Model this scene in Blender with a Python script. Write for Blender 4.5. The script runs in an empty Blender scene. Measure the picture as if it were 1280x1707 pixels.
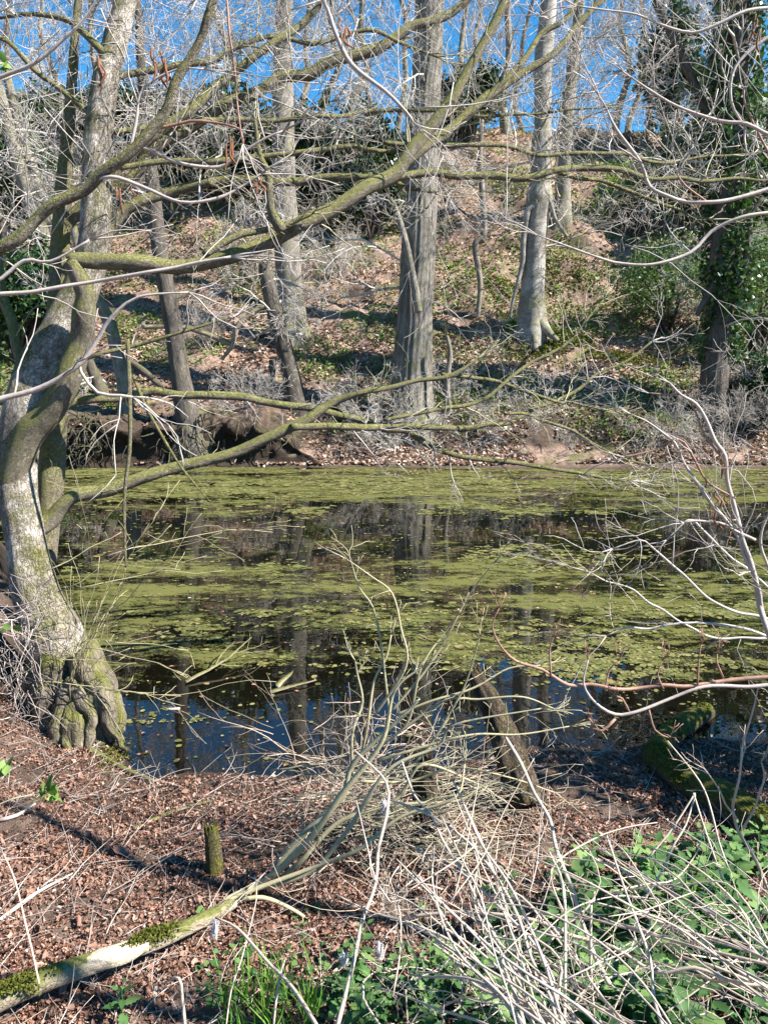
import bpy, math, random
import numpy as np
from math import radians as R, sin, cos, tan, pi, sqrt

random.seed(7); rng = np.random.default_rng(7)
S = bpy.context.scene
COL = S.collection

# ---------------------------------------------------------------- camera
F_PX = 1282.0; PITCH = R(11.2); CAM_Z = 2.2
cd = bpy.data.cameras.new("camera"); cam = bpy.data.objects.new("camera", cd); COL.objects.link(cam)
cam.location = (0, 0, CAM_Z); cam.rotation_euler = (pi/2 - PITCH, 0, 0)
cd.sensor_fit = 'VERTICAL'; cd.sensor_height = 36.0; cd.lens = 36.0*F_PX/1707.0
cd.clip_start = 0.05; cd.clip_end = 1000
S.camera = cam

# ---------------------------------------------------------------- world, sun, exposure
SUN_EL = R(43); SUN_AZ = R(16)       # azimuth: from +x turned toward -y (behind the camera's right shoulder)
sunv = (cos(SUN_EL)*cos(SUN_AZ), -cos(SUN_EL)*sin(SUN_AZ), sin(SUN_EL))
w = bpy.data.worlds.new("World"); S.world = w; w.use_nodes = True
nt = w.node_tree; bg = nt.nodes["Background"]
sky = nt.nodes.new("ShaderNodeTexSky"); sky.sky_type = 'NISHITA'; sky.sun_disc = False
sky.sun_elevation = SUN_EL; sky.sun_rotation = math.atan2(sunv[0], sunv[1])
sky.altitude = 0; sky.air_density = .75; sky.dust_density = 0.0; sky.ozone_density = 5.0
hs = nt.nodes.new('ShaderNodeHueSaturation'); hs.inputs['Saturation'].default_value = 1.25; hs.inputs['Hue'].default_value = .487
nt.links.new(sky.outputs[0], hs.inputs['Color']); nt.links.new(hs.outputs[0], bg.inputs[0]); bg.inputs[1].default_value = 0.085
sd = bpy.data.lights.new("sun", 'SUN'); sd.energy = 5.0; sd.angle = R(0.5); sd.color = (1.0, 0.965, 0.92)
so = bpy.data.objects.new("sun", sd); COL.objects.link(so)
import mathutils
so.rotation_euler = mathutils.Vector(sunv).to_track_quat('Z', 'Y').to_euler()
S.view_settings.view_transform = 'Standard'; S.view_settings.look = 'None'
S.view_settings.exposure = 1.62; S.view_settings.gamma = 1.0
S.cycles.max_bounces = 6; S.cycles.transparent_max_bounces = 4
S.cycles.caustics_reflective = False; S.cycles.caustics_refractive = False

# ---------------------------------------------------------------- maths helpers
def vn(x, y, seed=0):
    xi = np.floor(x).astype(np.int64); yi = np.floor(y).astype(np.int64)
    fx = x - xi; fy = y - yi; fx = fx*fx*(3-2*fx); fy = fy*fy*(3-2*fy)
    def h(a, b):
        n = (a*374761393 + b*668265263 + seed*1442695041) & 0x7fffffff
        n = ((n ^ (n >> 13))*1274126177) & 0x7fffffff
        return ((n ^ (n >> 16)) & 0xffff)/65535.0
    return (h(xi, yi)*(1-fx)+h(xi+1, yi)*fx)*(1-fy) + (h(xi, yi+1)*(1-fx)+h(xi+1, yi+1)*fx)*fy
def fbm(x, y, seed=0, o=4):
    x = np.asarray(x, float); y = np.asarray(y, float); s = 0; a = .5; n = 0
    for k in range(o):
        s = s + a*vn(x, y, seed+k); n += a; a *= .5; x = x*2.03+11.3; y = y*2.03+5.7
    return s/n
def smooth(a, b, x):
    t = np.clip((x-a)/(b-a), 0, 1); return t*t*(3-2*t)

def near_shore(x):
    x = np.asarray(x, float)
    s = 3.78 + 0.32*smooth(0.0, .9, x) + 0.05*np.maximum(x-0.9, 0) + 0.12*(fbm(x*2.2, x*0+3, 5)-.5)*2
    s = s + .45*smooth(-1.25, -1.62, x)
    return s + np.maximum(-1.8-x, 0)*1.7
def far_shore(x):
    x = np.asarray(x, float)
    return 15.7 + 0.5*(fbm(x*.35, x*0+9, 8)-.5)*2
PD = np.array([0, .35, 1.0, 1.9, 3.2, 6.2, 11, 16, 19, 24, 60, 200.])
PZ = np.array([0, .10, .30, 1.0, 1.75, 3.2, 6.6, 10.3, 11.3, 11.9, 12.6, 16.])
PDL = np.array([0, .15, .30, .6, 3.2, 6.2, 11, 16, 19, 24, 60, 200.])
PZL = np.array([0, .12, .80, .95, 1.75, 3.2, 6.6, 10.3, 11.3, 11.9, 12.6, 16.])
def ground_z(x, y):
    x = np.asarray(x, float); y = np.asarray(y, float)
    ns = near_shore(x); fs = far_shore(x)
    dn = ns - y
    zn = 0.075*np.maximum(dn, 0) + .03*smooth(0, .25, dn) + .12*smooth(1.7, 3.2, dn)
    zn = zn + .5*smooth(-1.95, -2.6, x)*smooth(0, .5, dn)
    zn = zn + (fbm(x*2.5, y*2.5, 21, 4)-.5)*.09*smooth(0, .4, dn)
    zn = zn + (fbm(x*9, y*9, 31, 3)-.5)*.05*smooth(0.02, .3, dn)
    df = y - fs
    lf = smooth(-1.0, -3.0, x)
    zf = np.interp(df, PD, PZ)*(1-lf) + np.interp(df, PDL, PZL)*lf
    zf = zf + ((fbm(x*.35, y*.35, 41, 4)-.5)*1.3*smooth(3, 8, df) + (fbm(x*1.3, y*1.3, 43, 4)-.5)*.45*smooth(.6, 2.5, df)) + (fbm(x*4, y*4, 47, 3)-.5)*.12*smooth(0.1, .8, df)
    bed = -.5*smooth(0, .9, -dn)*smooth(0, .9, -df)
    return np.where(dn > 0, zn, np.where(df > 0, zf, bed))
def gz(x, y): return float(ground_z(np.array([x]), np.array([y]))[0])

def ray(px, py):
    a = (px-640)/F_PX; b = (853.5-py)/F_PX
    return (a, cos(PITCH)+b*sin(PITCH), -sin(PITCH)+b*cos(PITCH))
def P(px, py, Y):
    d = ray(px, py); t = Y/d[1]
    return (d[0]*t, Y, CAM_Z+d[2]*t)
def PW(px, py, w_, Y):
    d = ray(px, py); t = Y/d[1]
    return (d[0]*t, Y, CAM_Z+d[2]*t), .5*w_/F_PX*t
def GP(px, py, lo=1.0, hi=60.):
    """the point of the ground seen at a picture position"""
    d = ray(px, py); ys = np.linspace(lo, hi, 3000); t = ys/d[1]
    g = np.maximum(ground_z(d[0]*t, ys), 0.0); z = CAM_Z+d[2]*t
    k = np.argmax(z < g)
    return (d[0]*t[k], ys[k], float(g[k]))

def vadd(a, b, s=1.0): return (a[0]+b[0]*s, a[1]+b[1]*s, a[2]+b[2]*s)
def vsub(a, b): return (a[0]-b[0], a[1]-b[1], a[2]-b[2])
def vlen(a): return sqrt(a[0]*a[0]+a[1]*a[1]+a[2]*a[2])
def vnorm(a):
    l = vlen(a) or 1.0; return (a[0]/l, a[1]/l, a[2]/l)
def rvec(): return (random.gauss(0, 1), random.gauss(0, 1), random.gauss(0, 1))

def spline(pts, rad, step):
    """Catmull-Rom through pts, resampled about every step metres"""
    p = np.array(pts, float); r = np.array(rad, float)
    p = np.vstack([2*p[0]-p[1], p, 2*p[-1]-p[-2]]); r = np.concatenate([[r[0]], r, [r[-1]]])
    op = []; orr = []
    for i in range(1, len(p)-2):
        n = max(1, int(np.linalg.norm(p[i+1]-p[i])/step + .5))
        for k in range(n):
            t = k/n; t2 = t*t; t3 = t2*t
            op.append(.5*((2*p[i])+(-p[i-1]+p[i+1])*t+(2*p[i-1]-5*p[i]+4*p[i+1]-p[i+2])*t2+(-p[i-1]+3*p[i]-3*p[i+1]+p[i+2])*t3))
            tt = t*t*(3-2*t); orr.append(r[i]*(1-tt)+r[i+1]*tt)
    op.append(p[-2]); orr.append(r[-2])
    return np.array(op), np.array(orr)

# ---------------------------------------------------------------- mesh helpers
def mesh_np(name, V, faces_flat, sizes, mat, parent=None, smooth_=True, bark=None):
    me = bpy.data.meshes.new(name)
    V = np.ascontiguousarray(V, np.float32); nv = len(V)
    faces_flat = np.ascontiguousarray(faces_flat, np.int32); sizes = np.ascontiguousarray(sizes, np.int32)
    me.vertices.add(nv); me.vertices.foreach_set("co", V.ravel())
    me.loops.add(len(faces_flat)); me.loops.foreach_set("vertex_index", faces_flat)
    me.polygons.add(len(sizes))
    st = np.zeros(len(sizes), np.int32); st[1:] = np.cumsum(sizes)[:-1]
    me.polygons.foreach_set("loop_start", st); me.polygons.foreach_set("loop_total", sizes)
    if smooth_: me.polygons.foreach_set("use_smooth", np.ones(len(sizes), bool))
    me.update(calc_edges=True)
    if bark is not None:
        at = me.attributes.new("bark", 'FLOAT_VECTOR', 'POINT'); at.data.foreach_set("vector", np.ascontiguousarray(bark, np.float32).ravel())
    me.materials.append(mat)
    o = bpy.data.objects.new(name, me); COL.objects.link(o)
    if parent is not None:
        o.parent = parent; o.matrix_parent_inverse = mathutils.Matrix.Translation(parent.location).inverted() if tuple(parent.rotation_euler) == (0, 0, 0) else parent.matrix_basis.inverted()
    return o

class Tubes:
    """collects polylines with radii; one mesh of tapered tubes"""
    def __init__(self): self.g = {}; self.n = 0
    def add(self, pts, rad, k=4):
        self.g.setdefault((len(pts), k), []).append((pts, rad)); self.n += 1
    def build(self, name, mat, parent=None):
        VV = []; FF = []; SS = []; BB = []; base = 0
        for (n, k), L in self.g.items():
            Pn = np.array([a for a, b in L], float); Rn = np.array([b for a, b in L], float); m = len(L)
            T = np.empty_like(Pn); T[:, 1:-1] = Pn[:, 2:]-Pn[:, :-2]; T[:, 0] = Pn[:, 1]-Pn[:, 0]; T[:, -1] = Pn[:, -1]-Pn[:, -2]
            T /= np.maximum(np.linalg.norm(T, axis=2, keepdims=True), 1e-9)
            d = Pn[:, -1]-Pn[:, 0]; d /= np.maximum(np.linalg.norm(d, axis=1, keepdims=True), 1e-9)
            ref = np.where(np.abs(d[:, 2:3]) < .8, np.array([[0, 0, 1.]]), np.array([[1., 0, 0]]))
            A = np.cross(T, ref[:, None, :]); A /= np.maximum(np.linalg.norm(A, axis=2, keepdims=True), 1e-9)
            B = np.cross(T, A)
            th = np.arange(k)*2*pi/k
            V = Pn[:, :, None, :] + Rn[:, :, None, None]*(A[:, :, None, :]*np.cos(th)[None, None, :, None]+B[:, :, None, :]*np.sin(th)[None, None, :, None])
            s = np.concatenate([np.zeros((m, 1)), np.cumsum(np.linalg.norm(np.diff(Pn, axis=1), axis=2), axis=1)], axis=1)
            off = rng.random(m)*50
            r0 = Rn.max(axis=1)
            bk = np.stack(np.broadcast_arrays(r0[:, None, None]*np.cos(th)[None, None, :], r0[:, None, None]*np.sin(th)[None, None, :], (s+off[:, None])[:, :, None]), axis=3)
            VV.append(V.reshape(-1, 3)); BB.append(bk.reshape(-1, 3))
            i = np.arange(n-1)[:, None]; j = np.arange(k)[None, :]; j2 = (j+1) % k
            q = np.stack([i*k+j, i*k+j2, (i+1)*k+j2, (i+1)*k+j], axis=2).reshape(-1, 4)
            q = (np.arange(m)[:, None, None]*(n*k) + q[None]).reshape(-1, 4) + base
            FF.append(q.ravel()); SS.append(np.full(len(q), 4))
            capa = np.arange(m)[:, None]*(n*k)+np.arange(k)[None, ::-1]+base
            capb = np.arange(m)[:, None]*(n*k)+(n-1)*k+np.arange(k)[None, :]+base
            FF += [capa.ravel(), capb.ravel()]; SS += [np.full(2*m, k)]
            base += m*n*k
        return mesh_np(name, np.vstack(VV), np.concatenate(FF), np.concatenate(SS), mat, parent, True, np.vstack(BB))

def trunk_mesh(name, pts, rad, mat, parent=None, k=28, step=.05, ridges=0, ridge_amp=.06, lump=.06, flare=0., flare_n=5, seed=0, rough_end=False):
    """one trunk or limb: swept rings with lumps, bark ridges and root flare"""
    p, r = spline(pts, rad, step); n = len(p)
    T = np.gradient(p, axis=0); T /= np.linalg.norm(T, axis=1, keepdims=True)
    A = np.zeros((n, 3)); a = np.cross(T[0], (0.12, 1, .2)); a /= np.linalg.norm(a)
    for i in range(n):
        a = a - T[i]*np.dot(a, T[i]); a /= np.linalg.norm(a); A[i] = a
    B = np.cross(T, A); th = np.arange(k)*2*pi/k
    s = np.concatenate([[0], np.cumsum(np.linalg.norm(np.diff(p, axis=0), axis=1))])
    ct, st = np.cos(th)[None, :], np.sin(th)[None, :]; rm = float(r.mean())
    u = 2.0*ct + seed*13.7; v = 2.0*st + s[:, None]/max(rm*3.0, 1e-3)
    dis = (fbm(u + s[:, None]/max(rm*6, 1e-3), v, 3+seed, 3)-.5)*2*lump
    if ridges:
        ph = th[None, :]*ridges + 3*fbm(np.broadcast_to(s[:, None]*1.5, (n, k)), u*0+7, 9+seed, 2)*2
        dis = dis + ridge_amp*(np.abs(np.sin(ph*.5))-.5) + ridge_amp*.8*(fbm(u*ridges*.25, v*.6, 19+seed, 3)-.5)
    if flare:
        e = np.exp(-s/(2.2*rm))[:, None]
        dis = dis + flare*e*(1+.8*np.cos(flare_n*th[None, :]+seed))
    rr = r[:, None]*(1+dis)
    V = p[:, None, :] + rr[:, :, None]*(A[:, None, :]*ct[..., None]+B[:, None, :]*st[..., None])
    if rough_end:
        V[-1] += T[-1]*(rng.random((k, 1))-.3)*r[-1]*2.2
        V[-2] += T[-1]*(rng.random((k, 1))-.5)*r[-1]*.6
    bk = np.stack(np.broadcast_arrays(rm*ct, rm*st, s[:, None]+seed*3.1), axis=2)
    i = np.arange(n-1)[:, None]; j = np.arange(k)[None, :]; j2 = (j+1) % k
    q = np.stack([i*k+j, i*k+j2, (i+1)*k+j2, (i+1)*k+j], axis=2).reshape(-1, 4)
    Vf = np.vstack([V.reshape(-1, 3), p[0][None], (p[-1]-T[-1]*r[-1]*(.5 if rough_end else -.3))[None]])
    bf = np.vstack([bk.reshape(-1, 3), [[0, 0, 0]], [[0, 0, s[-1]]]])
    t0 = np.stack([np.full(k, n*k), np.arange(k), (np.arange(k)+1) % k][::-1], axis=1)
    t1 = np.stack([np.full(k, n*k+1), (n-1)*k+np.arange(k), (n-1)*k+(np.arange(k)+1) % k], axis=1)
    F = np.concatenate([q.ravel(), t0.ravel(), t1.ravel()]); SZ = np.concatenate([np.full(len(q), 4), np.full(2*k, 3)])
    return mesh_np(name, Vf, F, SZ, mat, parent, True, bf)

def rot_mats(n, tilt=.6, yaw=None):
    yaw = rng.random(n)*2*pi if yaw is None else yaw
    ax = rng.normal(0, tilt, n); ay = rng.normal(0, tilt, n)
    cz, sz = np.cos(yaw), np.sin(yaw); cx, sx = np.cos(ax), np.sin(ax); cy, sy = np.cos(ay), np.sin(ay)
    Z = np.zeros(n); O = np.ones(n)
    Rz = np.stack([cz, -sz, Z, sz, cz, Z, Z, Z, O], 1).reshape(n, 3, 3)
    Rx = np.stack([O, Z, Z, Z, cx, -sx, Z, sx, cx], 1).reshape(n, 3, 3)
    Ry = np.stack([cy, Z, sy, Z, O, Z, -sy, Z, cy], 1).reshape(n, 3, 3)
    return Rx @ Ry @ Rz
def scatter(name, tv, tf, pos, M, scale, mat, parent=None, smooth_=False, jit=0.0):
    """n copies of a small template as one mesh (stuff or foliage)"""
    n = len(pos); tv = np.array(tv, float); m = len(tv)
    sc = np.asarray(scale, float)
    sc = sc[:, None, None] if sc.ndim == 1 else sc[:, None, :]
    B = tv[None]*sc
    if jit: B = B*(1+rng.normal(0, jit, (n, m, 1)))
    V = np.einsum('nij,nmj->nmi', M, B) + np.asarray(pos)[:, None, :]
    fl = np.concatenate([np.array(f) for f in tf]); sz = np.array([len(f) for f in tf])
    F = (np.arange(n)[:, None]*m + fl[None]).ravel(); SZ = np.tile(sz, n)
    return mesh_np(name, V.reshape(-1, 3), F, SZ, mat, parent, smooth_)

def tag(o, label=None, cat=None, group=None, kind=None):
    if label: o["label"] = label
    if cat: o["category"] = cat
    if group: o["group"] = group
    if kind: o["kind"] = kind
    return o
def thing(name, loc, label, cat, group=None):
    o = bpy.data.objects.new(name, None); COL.objects.link(o); o.location = loc; o.empty_display_size = .2
    return tag(o, label, cat, group)
def copy_tree(src, loc, rot=(0, 0, 0), sc=1.0, label=None, group=None):
    r = src.copy(); COL.objects.link(r); r.location = loc; r.rotation_euler = rot; r.scale = (sc, sc, sc)
    if label: r["label"] = label
    if group: r["group"] = group
    for ch in list(src.children):
        c = ch.copy(); COL.objects.link(c); c.parent = r
        for g in list(ch.children):
            d = g.copy(); COL.objects.link(d); d.parent = c
    return r

# ---------------------------------------------------------------- materials
class NB:
    def __init__(s, name):
        s.m = bpy.data.materials.new(name); s.m.use_nodes = True; s.t = s.m.node_tree; s.b = s.t.nodes["Principled BSDF"]
    def n(s, t, **k):
        nd = s.t.nodes.new(t)
        for a, b in k.items(): setattr(nd, a, b)
        return nd
    def l(s, a, b): s.t.links.new(a, b)
    def noise(s, vec, scale, detail=6, rough=.6, dist=0):
        nd = s.n("ShaderNodeTexNoise"); nd.inputs["Scale"].default_value = scale; nd.inputs["Detail"].default_value = detail
        nd.inputs["Roughness"].default_value = rough; nd.inputs["Distortion"].default_value = dist
        if vec is not None: s.l(vec, nd.inputs["Vector"])
        return nd.outputs["Fac"]
    def ramp(s, fac, stops, interp='LINEAR'):
        nd = s.n("ShaderNodeValToRGB"); cr = nd.color_ramp; cr.interpolation = interp
        while len(cr.elements) < len(stops): cr.elements.new(.5)
        for e, (p_, c) in zip(cr.elements, stops):
            e.position = p_; e.color = (*c, 1) if not isinstance(c, (int, float)) else (c, c, c, 1)
        s.l(fac, nd.inputs[0]); return nd.outputs[0]
    def mix(s, fac, a, b, mode='MIX'):
        nd = s.n("ShaderNodeMix", data_type='RGBA', blend_type=mode)
        for sock, v in ((nd.inputs[0], fac), (nd.inputs[6], a), (nd.inputs[7], b)):
            if isinstance(v, (int, float)): sock.default_value = v
            elif isinstance(v, tuple): sock.default_value = (*v, 1)
            else: s.l(v, sock)
        return nd.outputs[2]
    def math(s, op, a, b=None):
        nd = s.n("ShaderNodeMath", operation=op)
        for sock, v in zip(nd.inputs, (a, b)):
            if v is None: continue
            if isinstance(v, (int, float)): sock.default_value = v
            else: s.l(v, sock)
        return nd.outputs[0]
    def mapping(s, vec, scale):
        nd = s.n("ShaderNodeMapping"); nd.inputs["Scale"].default_value = scale; s.l(vec, nd.inputs[0]); return nd.outputs[0]
    def bump(s, h, strength, dist):
        nd = s.n("ShaderNodeBump"); nd.inputs["Strength"].default_value = strength; nd.inputs["Distance"].default_value = dist
        s.l(h, nd.inputs["Height"]); s.l(nd.outputs[0], s.b.inputs["Normal"])
    def done(s, col=None, rough=.85, spec=.25):
        if col is not None: s.l(col, s.b.inputs["Base Color"])
        s.b.inputs["Roughness"].default_value = rough; s.b.inputs["Specular IOR Level"].default_value = spec
        return s.m

def bark_mat(name, c1, c2, moss=None, moss_amt=.5, scale=22, stretch=.35, bump=.012, pale=None, up=.35):
    b = NB(name); at = b.n("ShaderNodeAttribute", attribute_name="bark").outputs["Vector"]
    v = b.mapping(at, (1, 1, stretch))
    f = b.noise(v, scale, 9, .68, .4)
    big = b.noise(at, scale*.12, 4, .6)
    col = b.ramp(f, [(.28, c1), (.62, c2), (.8, tuple(min(1, x*1.35) for x in c2))])
    if pale:
        pm = b.ramp(b.noise(at, scale*.2, 5, .65), [(.5, 0.0), (.62, 1.0)]); col = b.mix(pm, col, pale)
    col = b.mix(.55, col, b.mix(big, (.55, .5, .45), (1.25, 1.2, 1.15)), 'MULTIPLY')
    if moss:
        ge = b.n("ShaderNodeNewGeometry"); sx = b.n("ShaderNodeSeparateXYZ"); b.l(ge.outputs["Normal"], sx.inputs[0])
        k = b.math('ADD', b.math('MULTIPLY', sx.outputs[2], up), b.noise(at, scale*.35, 6, .7))
        mk = b.ramp(k, [(.62-.45*moss_amt, 0.0), (.85-.45*moss_amt, 1.0)])
        mc = b.mix(b.noise(at, scale*2.5, 3), tuple(x*.5 for x in moss), tuple(min(1, x*1.4) for x in moss))
        col = b.mix(mk, col, mc)
    fis = b.n("ShaderNodeTexVoronoi", feature='DISTANCE_TO_EDGE'); fis.inputs["Scale"].default_value = scale*2.4
    wn = b.n("ShaderNodeTexNoise"); wn.inputs["Scale"].default_value = scale*2; wn.inputs["Detail"].default_value = 4; b.l(at, wn.inputs["Vector"])
    b.l(b.mix(.035, v, wn.outputs["Color"]), fis.inputs["Vector"])
    crack = b.ramp(fis.outputs["Distance"], [(0.0, 0.0), (.12, 1.0)])
    col = b.mix(.45, col, b.mix(crack, (.45, .42, .4), (1.08, 1.08, 1.08)), 'MULTIPLY')
    h = b.math('ADD', f, b.math('MULTIPLY', crack, .25))
    b.bump(h, 1.0, bump)
    return b.done(col, .9, .2)

def leaf_mat(name, stops, trans=.35, rough=.55, spec=.4, interp='LINEAR', bump=0):
    b = NB(name); ge = b.n("ShaderNodeNewGeometry")
    col = b.ramp(ge.outputs["Random Per Island"], stops, interp)
    tc = b.n("ShaderNodeTexCoord").outputs["Object"]
    col = b.mix(.5, col, b.mix(b.noise(tc, 60, 3), (.6, .6, .55), (1.3, 1.3, 1.25)), 'MULTIPLY')
    b.l(col, b.b.inputs["Base Color"]); b.b.inputs["Roughness"].default_value = rough; b.b.inputs["Specular IOR Level"].default_value = spec
    if trans:
        tr = b.n("ShaderNodeBsdfTranslucent"); b.l(b.mix(1.0, col, (1.0, 1.1, .5), 'MULTIPLY'), tr.inputs[0])
        mx = b.n("ShaderNodeMixShader"); mx.inputs[0].default_value = trans
        b.l(b.b.outputs[0], mx.inputs[1]); b.l(tr.outputs[0], mx.inputs[2]); b.l(mx.outputs[0], b.t.nodes["Material Output"].inputs[0])
    return b.m

M = {}
M['bark_lean'] = bark_mat('bark_lean', (.12, .10, .078), (.34, .30, .245), (.15, .145, .05), .22, 24, .35, .028, pale=(.50, .46, .40))
M['bark_root'] = bark_mat('bark_root', (.06, .048, .036), (.24, .205, .155), (.13, .13, .035), .20, 16, .4, .016)
M['bark_limb'] = bark_mat('bark_limb', (.10, .085, .06), (.27, .24, .175), (.20, .19, .07), .50, 34, .5, .014, up=.6)
M['bark_ridged'] = bark_mat('bark_ridged', (.085, .075, .062), (.28, .255, .22), (.14, .15, .07), .22, 16, .12, .03)
M['bark_pale'] = bark_mat('bark_pale', (.14, .125, .105), (.34, .315, .28), (.16, .16, .07), .2, 9, 1.2, .012, pale=(.42, .40, .36))
M['bark_dark'] = bark_mat('bark_dark', (.04, .034, .028), (.15, .13, .11), (.10, .10, .04), .08, 14, .25, .02)
M['bark_grey'] = bark_mat('bark_grey', (.11, .095, .08), (.30, .27, .235), (.15, .15, .06), .3, 14, .3, .015)
M['moss_log'] = bark_mat('moss_log', (.05, .038, .025), (.17, .13, .09), (.12, .115, .02), .34, 30, .5, .02, up=.4)
M['moss_post'] = bark_mat('moss_post', (.025, .019, .014), (.12, .09, .065), (.12, .105, .025), .14, 26, .3, .03, up=.08)
M['dead_wood'] = bark_mat('dead_wood', (.16, .13, .09), (.42, .36, .27), (.14, .145, .04), .16, 26, .2, .006)
M['split_wood'] = bark_mat('split_wood', (.45, .36, .24), (.68, .58, .44), None, 0, 40, .08, .004)

def twig_mat(name, c1, c2, scale=30, rough=.7):
    b = NB(name); at = b.n("ShaderNodeAttribute", attribute_name="bark").outputs["Vector"]
    ge = b.n("ShaderNodeNewGeometry")
    col = b.mix(b.noise(at, scale, 4, .6), c1, c2)
    col = b.mix(.7, col, b.mix(ge.outputs["Random Per Island"], (.55, .52, .5), (1.3, 1.3, 1.3)), 'MULTIPLY')
    b.bump(b.noise(at, scale*3, 4), .5, .002)
    return b.done(col, rough, .3)
M['twig_grey'] = twig_mat('twig_grey', (.32, .28, .24), (.56, .51, .45))
M['twig_lichen'] = twig_mat('twig_lichen', (.24, .22, .12), (.40, .37, .25))
M['twig_pale'] = twig_mat('twig_pale', (.27, .215, .18), (.54, .47, .415))
M['twig_red'] = twig_mat('twig_red', (.17, .085, .055), (.42, .25, .175), 40, rough=.55)
M['twig_far'] = twig_mat('twig_far', (.30, .265, .23), (.56, .51, .45))
M['twig_green'] = twig_mat('twig_green', (.26, .225, .12), (.50, .44, .27), rough=.55)
M['cane'] = twig_mat('cane', (.22, .165, .115), (.68, .59, .465), 14, rough=.5)
M['cane_dark'] = twig_mat('cane_dark', (.34, .25, .18), (.58, .47, .37), rough=.55)
M['catkin'] = twig_mat('catkin', (.12, .05, .025), (.30, .13, .06), 160, .8)
M['fluff'] = twig_mat('fluff', (.45, .40, .36), (.70, .66, .62), 60, 1.0)

M['litter'] = leaf_mat('litter', [(0, (.055, .026, .017)), (.25, (.15, .074, .048)), (.55, (.27, .14, .095)), (.85, (.33, .18, .125)), (.97, (.37, .26, .205)), (1, (.52, .44, .39))], .1, .6, .4)
M['litter_far'] = leaf_mat('litter_far', [(0, (.13, .07, .048)), (.4, (.33, .205, .15)), (.75, (.46, .32, .25)), (1, (.60, .50, .43))], .1, .6, .4)
M['duckweed'] = leaf_mat('duckweed', [(0, (.06, .066, .018)), (.5, (.12, .122, .036)), (.85, (.19, .185, .06)), (.95, (.26, .23, .10)), (1, (.24, .14, .07))], .1, .6, .25)
M['nettle'] = leaf_mat('nettle', [(0, (.045, .105, .03)), (.6, (.095, .195, .06)), (1, (.19, .29, .09))], .35, .6, .3)
M['dock'] = leaf_mat('dock', [(0, (.06, .17, .06)), (1, (.09, .22, .08))], .35, .5, .3)
M['ivy'] = leaf_mat('ivy', [(0, (.022, .055, .018)), (.6, (.045, .10, .03)), (1, (.10, .17, .05))], .2, .4, .5)
M['holly'] = leaf_mat('holly', [(0, (.018, .035, .014)), (.6, (.032, .06, .022)), (1, (.07, .105, .035))], .12, .42, .45)
M['bright'] = leaf_mat('bright', [(0, (.09, .17, .035)), (.6, (.16, .26, .06)), (1, (.26, .36, .11))], .35, .55, .3)
M['grey_green'] = leaf_mat('grey_green', [(0, (.10, .17, .07)), (.6, (.17, .25, .11)), (1, (.26, .33, .18))], .3, .6, .3)
M['ground_green'] = leaf_mat('ground_green', [(0, (.05, .085, .025)), (.6, (.10, .15, .045)), (1, (.18, .22, .075))], .25, .5, .4)
M['grass'] = leaf_mat('grass', [(0, (.07, .18, .02)), (1, (.18, .34, .05))], .35, .5, .3)
M['moss_tuft'] = leaf_mat('moss_tuft', [(0, (.06, .072, .014)), (1, (.15, .155, .03))], .2, .9, .1)

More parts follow.
